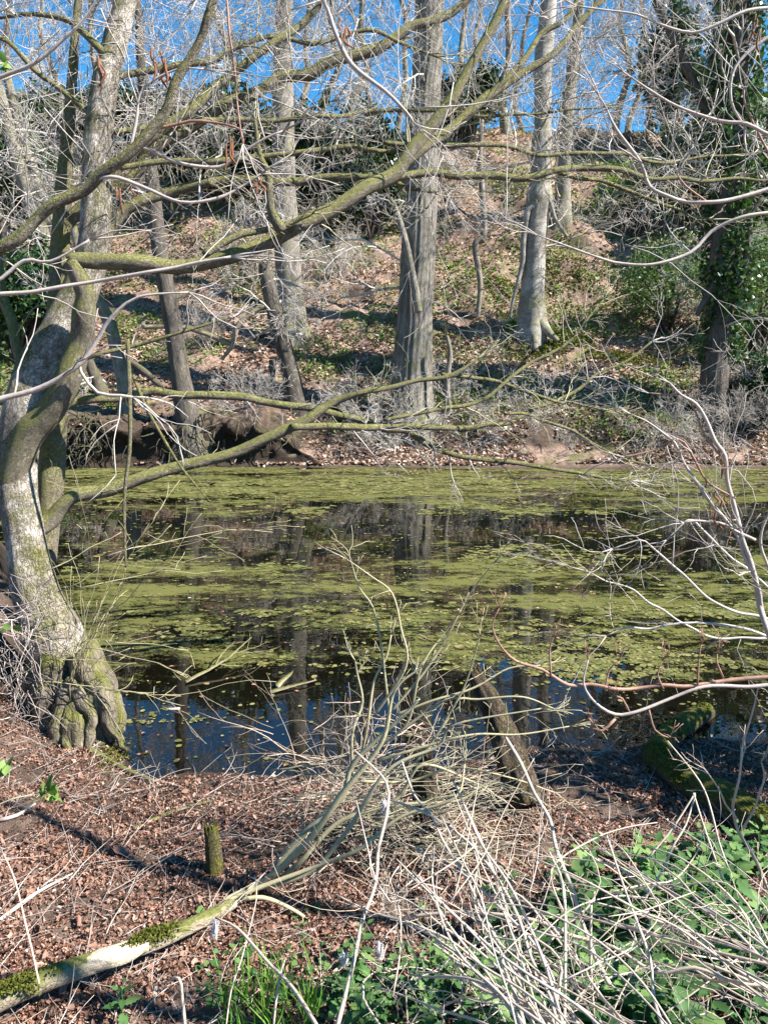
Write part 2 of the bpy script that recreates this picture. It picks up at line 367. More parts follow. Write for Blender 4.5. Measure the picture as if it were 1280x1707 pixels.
def ground_mat():
    b = NB('ground_soil'); ge = b.n("ShaderNodeNewGeometry"); pos = ge.outputs["Position"]
    sx = b.n("ShaderNodeSeparateXYZ"); b.l(pos, sx.inputs[0])
    f = b.noise(pos, 9, 10, .75); g = b.noise(pos, 1.1, 6, .65); fine = b.noise(pos, 60, 5, .7)
    near = b.ramp(f, [(.3, (.06, .042, .032)), (.5, (.17, .115, .085)), (.7, (.29, .20, .155))])
    far = b.ramp(f, [(.3, (.11, .07, .05)), (.48, (.27, .18, .13)), (.62, (.40, .285, .22)), (.8, (.48, .38, .31))])
    gm = b.ramp(g, [(.52, 0.0), (.62, 1.0)])
    green = b.mix(fine, (.06, .075, .018), (.17, .18, .045))
    far = b.mix(b.math('MULTIPLY', gm, .75), far, green)
    yf = b.n("ShaderNodeMapRange"); yf.inputs[1].default_value = 9; yf.inputs[2].default_value = 13; b.l(sx.outputs[1], yf.inputs[0])
    col = b.mix(yf.outputs[0], near, far)
    # wet mud within a hand of the water line, and dark earth on the raw bank face with overhang shade painted in
    wet = b.n("ShaderNodeMapRange"); wet.inputs[1].default_value = .10; wet.inputs[2].default_value = -.02
    b.l(b.math('ADD', sx.outputs[2], b.math('MULTIPLY', f, -.05)), wet.inputs[0])
    col = b.mix(b.math('MULTIPLY', wet.outputs[0], .8), col, (.03, .024, .018))
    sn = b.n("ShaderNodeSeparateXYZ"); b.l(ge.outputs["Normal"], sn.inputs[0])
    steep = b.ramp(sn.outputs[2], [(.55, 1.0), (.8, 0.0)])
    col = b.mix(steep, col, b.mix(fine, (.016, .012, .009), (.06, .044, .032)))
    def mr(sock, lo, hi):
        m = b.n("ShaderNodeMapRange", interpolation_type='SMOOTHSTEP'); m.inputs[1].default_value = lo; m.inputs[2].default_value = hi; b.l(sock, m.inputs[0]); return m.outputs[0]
    mud_shade = b.math('MULTIPLY', b.math('MULTIPLY', mr(sx.outputs[0], -1.0, -3.0), yf.outputs[0]), mr(b.math('ADD', sx.outputs[2], b.math('MULTIPLY', f, .5)), 1.45, 1.15))  # left far bank: dark mud with the overhang's shade painted into the colour
    foot = b.math('MULTIPLY', b.math('MULTIPLY', yf.outputs[0], mr(b.math('ADD', sx.outputs[2], b.math('MULTIPLY', f, .5)), .52, .68)), mr(b.math('ADD', sx.outputs[2], b.math('MULTIPLY', g, .8)), 1.7, 1.35))  # dark band along the bank foot: brush shadow painted into the soil colour
    mud_shade = b.math('MAXIMUM', mud_shade, b.math('MULTIPLY', foot, .85))
    col = b.mix(b.math('MULTIPLY', mud_shade, .88), col, b.mix(fine, (.014, .011, .008), (.07, .05, .036)))
    b.bump(b.math('ADD', f, b.math('MULTIPLY', fine, .4)), 1.0, .05)
    return b.done(col, .95, .15)
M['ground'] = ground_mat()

def water_mat():
    b = NB('pond_water'); pos = b.n("ShaderNodeNewGeometry").outputs["Position"]
    col = b.mix(b.noise(pos, .8, 5), (.0016, .0015, .0009), (.006, .005, .0026))
    b.l(col, b.b.inputs["Base Color"]); b.b.inputs["IOR"].default_value = 1.75
    n1 = b.noise(b.mapping(pos, (1, 1.6, 1)), 3.0, 3, .5)
    b.bump(n1, .03, .03)
    b.b.inputs["Roughness"].default_value = .012
    # fine floating film: specks gathered in drifts
    sx = b.n("ShaderNodeSeparateXYZ"); b.l(pos, sx.inputs[0]); yv = b.math('ADD', sx.outputs[1], b.math('MULTIPLY', b.math('SUBTRACT', b.noise(pos, .5, 5, .6), .5), 5.0))
    def step(lo, hi):
        m = b.n("ShaderNodeMapRange", interpolation_type='SMOOTHSTEP'); m.inputs[1].default_value = lo; m.inputs[2].default_value = hi; b.l(yv, m.inputs[0]); return m.outputs[0]
    band = b.math('ADD', b.math('MULTIPLY', step(10.2, 13.2), .10), b.math('MULTIPLY', b.math('MULTIPLY', step(4.6, 6.6), step(10.4, 6.8)), .095))
    band = b.math('SUBTRACT', band, b.math('ADD', b.math('MULTIPLY', step(5.6, 4.3), .14), b.math('MULTIPLY', b.math('MULTIPLY', step(7.6, 9.2), step(12.0, 10.2)), .055)))
    drift = b.noise(b.mapping(pos, (.55, 1.7, 1)), 1.0, 5, .65)
    speck = b.noise(b.mapping(pos, (1, 1.5, 1)), 42, 4, .75)
    mid = b.noise(b.mapping(pos, (1, 1.8, 1)), 6, 4, .7)
    k = b.math('ADD', b.math('ADD', b.math('MULTIPLY', drift, .72), b.math('MULTIPLY', speck, .40)), b.math('ADD', b.math('MULTIPLY', mid, .5), band))
    mask = b.ramp(k, [(.872, 0.0), (.95, 1.0)])
    fc = b.mix(b.noise(pos, 90, 3), (.06, .064, .018), (.17, .165, .055))
    df = b.n("ShaderNodeBsdfDiffuse"); b.l(fc, df.inputs[0])
    mx = b.n("ShaderNodeMixShader"); b.l(b.math('MULTIPLY', mask, .88), mx.inputs[0]); b.l(b.b.outputs[0], mx.inputs[1]); b.l(df.outputs[0], mx.inputs[2])
    b.l(mx.outputs[0], b.t.nodes["Material Output"].inputs[0])
    return b.m
M['water'] = water_mat()

# ---------------------------------------------------------------- setting: ground and pond
def build_ground():
    xs = np.concatenate([np.linspace(-140, -22, 24, endpoint=False), np.linspace(-22, -4, 110, endpoint=False), np.linspace(-4, 4, 200, endpoint=False), np.linspace(4, 22, 110, endpoint=False), np.linspace(22, 140, 25)])
    ys = np.concatenate([np.linspace(-30, 0.6, 24, endpoint=False), np.linspace(.6, 5, 150, endpoint=False), np.linspace(5, 14.6, 30, endpoint=False), np.linspace(14.6, 15.4, 10, endpoint=False), np.linspace(15.4, 18, 130, endpoint=False), np.linspace(18, 19, 16, endpoint=False), np.linspace(19, 37, 140, endpoint=False), np.linspace(37, 240, 40)])
    X, Y = np.meshgrid(xs, ys); Z = ground_z(X, Y)
    df = Y-far_shore(X); raw = smooth(.08, .3, df)*smooth(2.6, 1.2, df)
    raw = raw*(.12+.88*smooth(-.5, -2.5, X))
    Y = Y + raw*((fbm(X*3.2, Z*4, 131, 4)-.6)*.75 - .16*smooth(.35, .85, Z)*smooth(1.6, .8, df))
    Z = Z + raw*(fbm(X*2.5, Y*2.5, 137, 4)-.5)*.35*smooth(.3, .7, Z)
    nx, ny = len(xs), len(ys)
    i = np.arange(ny-1)[:, None]; j = np.arange(nx-1)[None, :]
    q = np.stack([i*nx+j, i*nx+j+1, (i+1)*nx+j+1, (i+1)*nx+j], axis=2).reshape(-1, 4)
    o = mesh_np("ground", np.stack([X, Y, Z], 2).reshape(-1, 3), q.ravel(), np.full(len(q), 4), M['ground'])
    tag(o, kind="structure")
build_ground()
o = mesh_np("water", np.array([[-60, 2.6, 0], [60, 2.6, 0], [60, 18, 0], [-60, 18, 0]]), [0, 1, 2, 3], [4], M['water'], None, False)
tag(o, kind="structure")

# ---------------------------------------------------------------- growth
def turn(d, ang, bias=(0, 0, 0)):
    r = rvec(); dt = r[0]*d[0]+r[1]*d[1]+r[2]*d[2]
    n = vnorm((r[0]-d[0]*dt, r[1]-d[1]*dt, r[2]-d[2]*dt)); c, s = cos(ang), sin(ang)
    return vnorm((d[0]*c+n[0]*s+bias[0], d[1]*c+n[1]*s+bias[1], d[2]*c+n[2]*s+bias[2]))
def grow(T, p, d, L, r, lvl, wig=.22, bias=(0, 0, 0), kids=(3, 5), ang=(.5, 1.05), ratio=(.35, .7), rmin=.0015, seg=None, k=4, start=.2):
    n = max(3, min(9, int(L/(seg or max(L/6, .03)))+1)); st = L/n
    pts = [p]; rad = [r]; ds = [d]
    for i in range(n):
        e = rvec(); d = vnorm((d[0]+e[0]*wig+bias[0]*st, d[1]+e[1]*wig+bias[1]*st, d[2]+e[2]*wig+bias[2]*st))
        p = vadd(p, d, st); pts.append(p); ds.append(d); rad.append(max(rmin, r*(1-.75*(i+1)/n)))
    T.add(pts, rad, k if lvl > 0 else 3)
    if lvl > 0:
        for _ in range(random.randint(*kids)):
            t = random.uniform(start, 1.0); i = min(n-1, int(t*n)); f = t*n-i
            q = vadd(pts[i], vsub(pts[i+1], pts[i]), f)
            grow(T, q, turn(ds[i+1], random.uniform(*ang)), L*random.uniform(*ratio)*(1.15-.45*t), max(rmin, rad[i]*.62), lvl-1, wig, bias, kids, ang, ratio, rmin, seg, max(3, k-1), start)

def along(pts, rad, T, per_m, L, lvl, rtw, bias=(0, 0, 0), t0=.1, t1=1.0, ang=(.7, 1.35), kids=(2, 4), wig=.2, rmin=.0012):
    """twigs along a limb given by its points"""
    p, r = spline(pts, rad, .05); n = len(p); tot = n*.05
    for _ in range(int(per_m*tot*(t1-t0))):
        t = random.uniform(t0, t1); i = min(n-2, int(t*(n-1)))
        d = vnorm(tuple(p[i+1]-p[i]))
        grow(T, tuple(p[i]), turn(d, random.uniform(*ang), (0, 0, .25)), L*random.uniform(.35, 1.2), min(rtw*random.uniform(.5, 1.2), r[i]*.7), lvl, wig, bias, kids, rmin=rmin)
    # the tip ends in a spray
    d = vnorm(tuple(p[-1]-p[-3])) if n > 3 else (0, 0, 1)
    for _ in range(3): grow(T, tuple(p[-1]), turn(d, random.uniform(.05, .5)), L*random.uniform(.5, 1.0), min(rtw, r[-1]), lvl, wig, bias, kids, rmin=rmin)

def kink(p, r, amt, step):
    """the same limb with small bends at its nodes"""
    p, r = spline(p, r, step); n = len(p)
    j = rng.normal(0, amt, (n, 3)); j[0] = 0; j[-1] = 0
    return [tuple(a) for a in p+j], list(r*(1+rng.normal(0, .05, n)))
def px_line(L, y0=None):
    """picture positions (x, y, width, distance) to points and radii; distance is carried along where left out"""
    pts = []; rad = []; Y = y0; w_ = 10
    for q in L:
        if len(q) > 2 and q[2] is not None: w_ = q[2]
        if len(q) > 3: Y = q[3]
        a, b = PW(q[0], q[1], w_, Y); pts.append(a); rad.append(b)
    return pts, rad
def lerpY(L, a, b):
    n = len(L)-1
    return [(q[0], q[1], q[2], a+(b-a)*i/n) for i, q in enumerate(L)]

# ---------------------------------------------------------------- the leaning tree at the left of the pond
def leaning_tree():
    base = GP(120, 1225); base = (base[0], 4.3, 0.0)
    t = thing("leaning_tree", base, "gnarled tree leaning at the left pond edge with knotted roots and long mossy limbs", "tree")
    tr = [(116, 1250, 128, 4.36), (116, 1200, 128, 4.37), (110, 1140, 122, 4.38), (90, 1065, 94, 4.37), (60, 985, 74, 4.4), (44, 900, 62, 4.45), (30, 820, 62, 4.5), (30, 750, 64, 4.55), (44, 680, 70, 4.55), (68, 615, 74, 4.6), (103, 550, 64, 4.65), (136, 485, 58, 4.7), (157, 410, 52, 4.75), (161, 330, 48, 4.8), (163, 240, 46, 4.85), (176, 140, 43, 4.9), (195, 60, 38, 5), (220, -40, 34, 5.1), (250, -160, 30, 5.25), (270, -330, 24, 5.4), (300, -520, 16, 5.6)]
    pts, rad = px_line(tr)
    trunk_mesh("trunk", pts, rad, M['bark_lean'], t, 44, .025, ridges=7, ridge_amp=.035, lump=.08, flare=.16, flare_n=9, seed=1)
    roots = [[(84, 1080, 60, 4.30), (62, 1120, 50, 4.28), (44, 1165, 40, 4.3), (26, 1205, 34, 4.3), (8, 1240, 22, 4.25)],
             [(96, 1095, 56, 4.24), (82, 1140, 46, 4.18), (70, 1185, 40, 4.18), (62, 1216, 34, 4.2), (52, 1240, 16, 4.15)],
             [(118, 1140, 50, 4.22), (108, 1180, 40, 4.14), (98, 1212, 38, 4.1), (92, 1238, 34, 4.08), (86, 1258, 16, 4.03)],
             [(128, 1150, 46, 4.22), (130, 1188, 40, 4.12), (130, 1220, 38, 4.08), (128, 1246, 30, 4.05), (124, 1262, 14, 4.0)],
             [(136, 1090, 54, 4.24), (152, 1140, 50, 4.2), (164, 1185, 40, 4.15), (168, 1218, 32, 4.12), (172, 1244, 16, 4.06)],
             [(140, 1080, 50, 4.3), (166, 1125, 46, 4.26), (186, 1165, 40, 4.24), (198, 1195, 32, 4.2), (204, 1222, 16, 4.15)],
             [(146, 1110, 44, 4.2), (170, 1150, 40, 4.16), (182, 1190, 34, 4.14), (186, 1220, 28, 4.12), (188, 1238, 14, 4.08)],
             [(120, 1130, 40, 4.2), (140, 1168, 28, 4.12), (154, 1200, 22, 4.08), (150, 1228, 20, 4.06), (146, 1250, 12, 4.02)],
             [(70, 1110, 44, 4.34), (48, 1160, 30, 4.36), (36, 1190, 22, 4.36), (16, 1200, 12, 4.36)],
             [(150, 1120, 30, 4.2), (176, 1160, 22, 4.12), (178, 1200, 18, 4.08), (196, 1232, 14, 4.05), (214, 1250, 7, 4.0)],
             [(112, 1150, 34, 4.2), (118, 1190, 22, 4.1), (112, 1225, 20, 4.06), (116, 1252, 12, 4.0), (110, 1272, 7, 3.95)],
             [(-20, 1190, 50, 4.2), (10, 1210, 44, 4.12), (30, 1228, 34, 4.08), (44, 1246, 18, 4.03)]]
    for k, L in enumerate(roots):
        p, r = kink(*px_line(L), .006, .06); r = [a*.84 for a in r]; trunk_mesh("root", p, r, M['bark_root'], t, 22, .02, lump=.2, ridges=3, ridge_amp=.16, seed=20+k)
    limbs = [
        # front limb with the knot, then the long mossy bough to the upper right
        (lerpY([(20, 850, 36), (20, 790, 58), (50, 728, 58), (86, 680, 52), (112, 625, 48), (133, 565, 44), (146, 520, 40), (142, 488, 36), (130, 462, 36), (120, 436, 36)], 4.5, 4.36), .2, 0),
        (lerpY([(112, 430, 26), (160, 434, 36), (230, 441, 34), (305, 440, 32), (380, 426, 32), (440, 402, 34), (500, 376, 34), (560, 346, 32), (612, 314, 32), (652, 288, 32), (688, 248, 30), (745, 175, 26), (785, 105, 22), (825, 40, 20), (850, -20, 18), (890, -140, 12)], 4.35, 5.2), 5, .4),
        (lerpY([(655, 290, 20), (700, 245, 22), (750, 210, 22), (805, 165, 20), (865, 125, 17), (920, 85, 15), (965, 40, 13), (1010, -5, 11), (1080, -80, 8)], 4.95, 5.6), 7, .4),
        (lerpY([(810, 163, 13), (875, 95, 12), (935, 35, 11), (970, -10, 9), (1010, -80, 6)], 5.2, 5.6), 7, .35),
        (lerpY([(650, 298, 16), (715, 285, 18), (820, 295, 16), (930, 288, 14), (1030, 288, 12), (1130, 303, 9), (1230, 298, 7), (1330, 285, 4)], 4.95, 5.8), 9, .4),
        (lerpY([(930, 288, 9), (1000, 305, 9), (1060, 318, 8), (1120, 350, 6), (1180, 365, 4)], 5.4, 5.8), 9, .35),
        (lerpY([(640, 238, 9), (720, 243, 10), (820, 240, 9), (900, 258, 9), (1010, 256, 9), (1080, 268, 8), (1170, 262, 6), (1300, 245, 4)], 5.0, 6.0), 9, .4),
        # short crooked spurs on the bough
        (lerpY([(470, 385, 26), (455, 345, 18), (440, 300, 15), (430, 250, 11), (425, 200, 8)], 4.5, 4.45), 6, .25),
        (lerpY([(340, 425, 18), (390, 396, 16), (430, 388, 14), (470, 366, 13), (520, 356, 8)], 4.4, 4.6), 5, .25),
        # upper boughs sweeping to the upper right
        (lerpY([(98, 440, 20), (102, 385, 26), (145, 350, 28), (205, 308, 28), (262, 252, 28), (320, 215, 27), (380, 176, 26), (430, 155, 26), (475, 135, 25), (550, 102, 24), (640, 80, 22), (690, 52, 20), (755, 15, 18), (810, -25, 14), (900, -90, 8)], 5.0, 5.9), 7, .45),
        (lerpY([(165, 320, 22), (215, 262, 20), (280, 212, 20), (350, 150, 20), (400, 112, 18), (450, 75, 16), (495, 42, 15), (540, -5, 12), (600, -90, 8)], 4.8, 5.4), 8, .45),
        (lerpY([(152, 450, 20), (166, 395, 26), (190, 366, 24), (232, 344, 24), (292, 320, 22), (352, 303, 20), (450, 297, 20), (560, 298, 17), (640, 303, 13), (720, 320, 6)], 4.74, 5.1), 9, .4),
        (lerpY([(200, 280, 12), (270, 268, 13), (350, 264, 14), (440, 260, 13), (520, 250, 12), (580, 245, 11), (660, 252, 8), (760, 246, 5)], 4.75, 5.2), 9, .4),
        (lerpY([(190, 220, 12), (300, 208, 12), (400, 200, 11), (520, 195, 10), (600, 185, 9), (700, 182, 8), (850, 190, 6), (1000, 180, 4)], 4.85, 5.6), 9, .4),
        (lerpY([(180, 130, 16), (260, 118, 15), (350, 100, 13), (440, 62, 11), (520, 70, 10), (620, 60, 9), (730, 95, 6)], 4.9, 5.5), 9, .45),
        (lerpY([(185, 100, 18), (150, 60, 15), (110, 35, 12), (60, 20, 9), (0, 30, 6)], 4.9, 5.0), 9, .4),
        (lerpY([(165, 200, 14), (110, 145, 12), (60, 112, 10), (20, 80, 10), (-20, 60, 8)], 4.85, 4.7), 9, .4),
        # low limbs over the water
        (lerpY([(36, 930, 30), (52, 895, 46), (86, 858, 36), (130, 831, 32), (182, 812, 30), (240, 795, 28), (312, 778, 27), (380, 757, 26), (450, 730, 24), (512, 697, 21), (550, 672, 17), (600, 652, 13), (645, 640, 11), (690, 630, 10), (745, 622, 9), (795, 600, 6)], 4.46, 5.2), 3.5, .35),
        (lerpY([(485, 712, 15), (550, 707, 16), (620, 710, 15), (700, 714, 14), (780, 713, 12), (850, 701, 10), (925, 668, 8), (1000, 625, 6), (1085, 570, 4)], 4.85, 5.8), 11, .4),
        (lerpY([(640, 700, 8), (740, 685, 9), (815, 655, 8), (890, 610, 7), (945, 565, 6), (1005, 500, 3)], 5.1, 5.6), 9, .35),
        (lerpY([(735, 624, 8), (790, 634, 9), (835, 637, 8), (880, 650, 7), (925, 668, 6), (1000, 682, 4)], 5.2, 5.6), 11, .35),
        (lerpY([(92, 677, 20), (150, 661, 20), (212, 654, 20), (300, 656, 18), (400, 663, 18), (480, 673, 17), (560, 690, 15), (640, 712, 14), (720, 735, 13), (800, 765, 11), (860, 778, 9), (950, 790, 7), (1050, 803, 4)], 4.6, 5.7), 7, .38),
        (lerpY([(840, 690, 6), (900, 702, 7), (960, 722, 6), (1030, 760, 5), (1080, 775, 3)], 5.3, 5.8), 10, .3),
        # the stem leaning left behind the trunk
        (lerpY([(48, 660, 26), (33, 580, 22), (14, 500, 20), (0, 420, 18), (-20, 300, 14)], 4.75, 5.2), 4, .4),
        (lerpY([(135, 600, 9), (180, 590, 9), (235, 573, 9), (310, 556, 7), (380, 530, 4)], 4.3, 4.4), 6, .25),
    ]
    for k, (L, den, tl) in enumerate(limbs):
        p, r = px_line(L); r = [a*(.76 if k else .86) for a in r]; p, r = kink(p, r, .014, .2)
        lm = trunk_mesh("limb", p, r, M['bark_limb'], t, 16, .03, lump=.13, seed=40+k)
        if tl:
            T = Tubes(); along(p, r, T, den, tl, 2 if den > 5 else 1, .0055, (0, 0, .1), .12)
            tag(T.build("twig_spray", M['twig_lichen'] if k % 3 else M['twig_grey'], lm), kind="stuff")
    # the slim straight stem close behind
    p, r = px_line(lerpY([(70, 985, 38), (80, 870, 40), (88, 760, 43), (92, 640, 40), (97, 540, 36), (100, 440, 32), (105, 340, 28), (112, 240, 22), (122, 120, 16), (130, 10, 12), (150, -150, 7)], 4.85, 5.2))
    st = trunk_mesh("stem", p, r, M['bark_limb'], t, 20, .03, lump=.07, seed=80)
    T = Tubes(); along(p, r, T, 7, .6, 2, .006, (0, 0, .2), .5); tag(T.build("twig_spray", M['twig_lichen'], st), kind="stuff")
    T = Tubes()
    for _ in range(480):
        px = random.uniform(-60, 1250); py = random.uniform(-160, 420)
        if random.random() > 1.15-px/1100 or random.random() > 1.1-py/600: continue
        a = P(px, py, random.uniform(4.6, 6.0))
        grow(T, a, vnorm((random.uniform(-.3, 1), random.gauss(0, .4), random.gauss(.15, .5))), random.uniform(.4, 1.2), random.uniform(.0018, .005), 2, .09, (0, 0, 0), (3, 5), (.4, .9), (.35, .65), .0011)
    tag(T.build("twig_mass", M['twig_grey'], t), kind="stuff")
    # water sprouts from the root stool
    T = Tubes()
    for _ in range(13):
        a = P(random.uniform(112, 140), random.uniform(1080, 1170), 4.1)
        grow(T, a, vnorm((random.uniform(-.1, .7), random.uniform(-.3, .2), 1.0)), random.uniform(.35, .85), random.uniform(.002, .0038), 1, .1, (0, 0, .1), (1, 4), (.3, .7))
    for _ in range(10):
        a = P(random.uniform(60, 190), random.uniform(900, 1150), 4.05)
        grow(T, a, vnorm((1, random.uniform(-.3, .5), random.uniform(-.1, .4))), random.uniform(.4, 1.0), .0035, 2, .12, (0, 0, 0), (1, 3))
    tag(T.build("root_sprout", M['twig_green'], t), kind="stuff")
    return t
leaning_tree()

# dead stick caught in the limbs, hanging over the water
def stick(name, L, mat, label, cat, group=None, twl=.0, den=4, k=8, y0=None, step=.04, lvl=1):
    p, r = px_line(L, y0)
    o = trunk_mesh(name, p, r, mat, None, k, step, lump=.12, seed=random.randint(0, 90))
    tag(o, label, cat, group)
    if twl:
        T = Tubes(); along(p, r, T, den, twl, lvl, .003, (0, 0, 0), .15)
        tag(T.build("twig_spray", mat, o), kind="stuff")
    return o
stick("hanging_stick", [(213, 565, 7, 4.28), (216, 640, 8), (217, 740, 7), (208, 830, 6), (210, 945, 4)], M['bark_limb'], "thin dead stick hanging straight down from the low limb over the pond", "stick", None, .22, 5)
stick("hanging_stick", [(222, 625, 6, 4.4), (240, 670, 6), (262, 712, 5), (302, 778, 4), (345, 830, 2)], M['bark_limb'], "thin broken twig slanting down from the low limb beside the hanging stick", "stick", None, .2, 5)

# ---------------------------------------------------------------- trees across the pond
def far_tree(name, label, L, mat, k=26, step=.12, ridges=0, amp=.06, crown=(10, 3.0), t0=.35, flare=.35, group=None, cat="tree", twmat='twig_far', seed=0, lvl=3, lump=.06, extra=(), rmin=.0042):
    dY = max(-2.5, min(3.5, GP(L[0][0], L[0][1], 14.0)[1]+.12-L[0][3]))
    mv = lambda Q: [(*q[:3], q[3]+dY) if len(q) > 3 else q for q in Q]
    L = mv(L); extra = [mv(e) for e in extra]
    p, r = px_line(L); p = [vadd(p[0], (0, .05, -.35))]+p; r = [r[0]*1.05]+r
    t = thing(name, p[1], label, cat, group); t["shift"] = dY
    trunk_mesh("trunk", p, r, mat, t, k, step, ridges, amp, lump, flare, 5, seed)
    for e in extra:
        pe, re = px_line(e); trunk_mesh("limb", pe, re, mat, t, 12, .1, lump=.1, seed=seed+3)
    if crown:
        T = Tubes(); sp, sr = spline(p, r, .2); n = len(sp)
        for _ in range(crown[0]):
            i = int(random.uniform(t0, 1)*(n-1)); a = random.uniform(0, 2*pi)
            d = vnorm((cos(a), sin(a), random.uniform(-.2, .8)))
            grow(T, tuple(sp[i]), d, crown[1]*random.uniform(.35, 1.15), min(sr[i]*.3, .045)*random.uniform(.4, 1), lvl, .17, (0, 0, -.03), (4, 6), (.4, .95), (.4, .7), rmin, k=5)
        tag(T.build("crown", M[twmat], t))
    return t
far_tree("ridged_tree", "broad tree with deeply ridged grey bark rising in the centre of the far bank", [(684, 712, 86, 17.2), (684, 680, 72), (688, 600, 62), (692, 500, 56), (697, 400, 55), (702, 300, 54), (706, 200, 50), (713, 100, 48), (716, 0, 46), (720, -200, 42), (722, -420, 30), (726, -700, 14)], M['bark_ridged'], 72, .08, 22, .09, (26, 2.8), .16, .25, seed=2)
far_tree("pale_beech", "smooth pale trunk with a knot hole and mossy roots high on the far slope", [(886, 556, 58, 21.4), (886, 530, 48), (888, 480, 39), (890, 430, 36), (894, 370, 38), (898, 330, 42), (900, 300, 34), (902, 240, 34), (904, 200, 28), (906, 100, 30), (914, 0, 27), (922, -200, 24), (935, -420, 16), (940, -650, 7)], M['bark_pale'], 32, .1, 0, .05, (24, 2.5), .16, .18, seed=4, lump=.09,
         extra=[[(893, 345, 12, 21.2), (880, 350, 11), (872, 400, 10), (870, 440, 8), (855, 500, 6), (850, 530, 4)], [(898, 300, 10, 21.2), (915, 335, 9), (925, 365, 7), (945, 395, 5)], [(888, 535, 20, 21.2), (890, 560, 16, 21), (892, 585, 10, 20.8)], [(895, 535, 18, 21.2), (912, 552, 14, 21), (930, 568, 8, 20.9)]])
far_tree("pale_tree", "pale grey trunk behind the long bough left of centre on the far slope", [(487, 560, 62, 20.2), (486, 530, 48), (482, 470, 44), (478, 400, 42), (474, 300, 38), (472, 200, 36), (472, 100, 32), (474, 0, 28), (478, -200, 24), (480, -500, 10)], M['bark_grey'], 28, .1, 0, .05, (20, 2.4), .2, .3, seed=6)
far_tree("dark_stem", "dark crooked young stem leaning left in front of the pale grey trunk", [(497, 690, 36, 17.3), (488, 640, 30), (474, 580, 28), (460, 530, 27), (446, 470, 24), (440, 440, 17)], M['bark_dark'], 18, .08, crown=(7, 1.6), t0=.5, flare=.3, seed=7, extra=[[(455, 600, 12, 17.3), (452, 640, 12), (440, 690, 14)]])
far_tree("leaning_alder", "slim dark trunk leaning left from a fluted root stool at the far water edge", [(324, 748, 58, 16.1), (314, 700, 40), (300, 620, 31), (290, 550, 29), (276, 470, 27), (264, 400, 25), (258, 340, 23), (245, 220, 18), (235, 100, 14), (228, -60, 9)], M['bark_dark'], 24, .07, 9, .08, (10, 2.4), .45, .2, seed=8, extra=[[(316, 715, 22, 16.0), (334, 745, 18, 15.9), (352, 770, 9, 15.8)], [(308, 715, 22, 16.0), (296, 745, 18, 15.9), (284, 772, 10, 15.8)], [(314, 712, 24, 15.95), (314, 745, 20, 15.85), (316, 775, 12, 15.75)], [(320, 705, 20, 16.1), (345, 722, 15, 16.2), (372, 735, 8, 16.3)]])
far_tree("leaning_alder", "thin grey trunk bending right behind the leaning tree's forked limb", [(212, 700, 26, 16.8), (207, 640, 23), (196, 590, 22), (185, 545, 21), (165, 500, 19), (140, 440, 16), (110, 330, 12)], M['bark_grey'], 16, .09, crown=(7, 1.8), t0=.5, seed=9)
far_tree("leaning_alder", "short dark stub stem leaning left among hanging roots on the far bank", [(172, 660, 26, 16.9), (160, 630, 19), (148, 600, 16), (130, 540, 13)], M['bark_dark'], 16, .08, crown=(4, 1.2), t0=.4, seed=10)
far_tree("slanting_tree", "stout dark trunk leaning left at the left edge above ivy", [(82, 585, 40, 19.6), (66, 540, 30), (44, 480, 28), (26, 430, 26), (5, 380, 24), (-30, 290, 20)], M['bark_dark'], 20, .1, crown=(6, 2.2), t0=.6, seed=11)
far_tree("slanting_tree", "grey trunk leaning left between the ivy and the straight mossy stem", [(100, 520, 34, 21.6), (84, 450, 28), (66, 380, 28), (48, 320, 26), (30, 270, 24), (12, 200, 20), (-20, 80, 15)], M['bark_grey'], 20, .1, crown=(8, 2.5), t0=.5, seed=12)
far_tree("slanting_tree", "slimmer grey trunk leaning left close beside the other grey leaning trunk", [(118, 500, 26, 22.6), (95, 420, 22), (75, 340, 22), (55, 285, 20), (38, 230, 18), (10, 120, 14)], M['bark_grey'], 18, .1, crown=(8, 2.5), t0=.5, seed=13)
far_tree("grey_tree", "grey trunk standing on the upper slope just right of the pale knotted trunk", [(934, 372, 36, 26), (938, 320, 25), (940, 250, 23), (946, 180, 22), (955, 100, 20), (965, 0, 18), (975, -150, 14), (985, -320, 7)], M['bark_grey'], 20, .15, crown=(26, 3.0), t0=.1, seed=14)
it = far_tree("ivy_tree", "dark trunk wrapped in ivy at the right of the far bank", [(1186, 705, 54, 17.3), (1188, 660, 43), (1192, 600, 41), (1199, 520, 44), (1206, 440, 46), (1213, 350, 45), (1218, 250, 46), (1222, 150, 44), (1228, 50, 40), (1232, -60, 36), (1236, -250, 28), (1240, -500, 12)], M['bark_dark'], 40, .1, 14, .08, (30, 3.0), .16, .3, seed=15,
              extra=[[(1195, 470, 12, 17.1), (1172, 505, 11), (1160, 525, 6)], [(1225, 300, 20, 17.4), (1195, 230, 17), (1165, 160, 15), (1130, 80, 14), (1095, 10, 12), (1070, -60, 9)], [(1225, 490, 10, 17), (1243, 430, 10), (1250, 360, 9), (1270, 330, 7)]])
IVY_V = [(0, 0, 0), (-.5, .15, .03), (-.42, .55, .06), (0, 1.0, -.05), (.42, .55, .06), (.5, .15, .03), (0, .45, -.03)]
IVY_F = [(0, 6, 2, 1), (6, 3, 2), (6, 4, 3), (0, 5, 4, 6)]
LEAF_V = [(0, 0, 0), (-.28, .3, .07), (-.22, .7, .05), (0, 1, -.06), (.22, .7, .05), (.28, .3, .07), (0, .45, 0)]
LEAF_F = [(0, 6, 2, 1), (6, 3, 2), (6, 4, 3), (0, 5, 4, 6)]
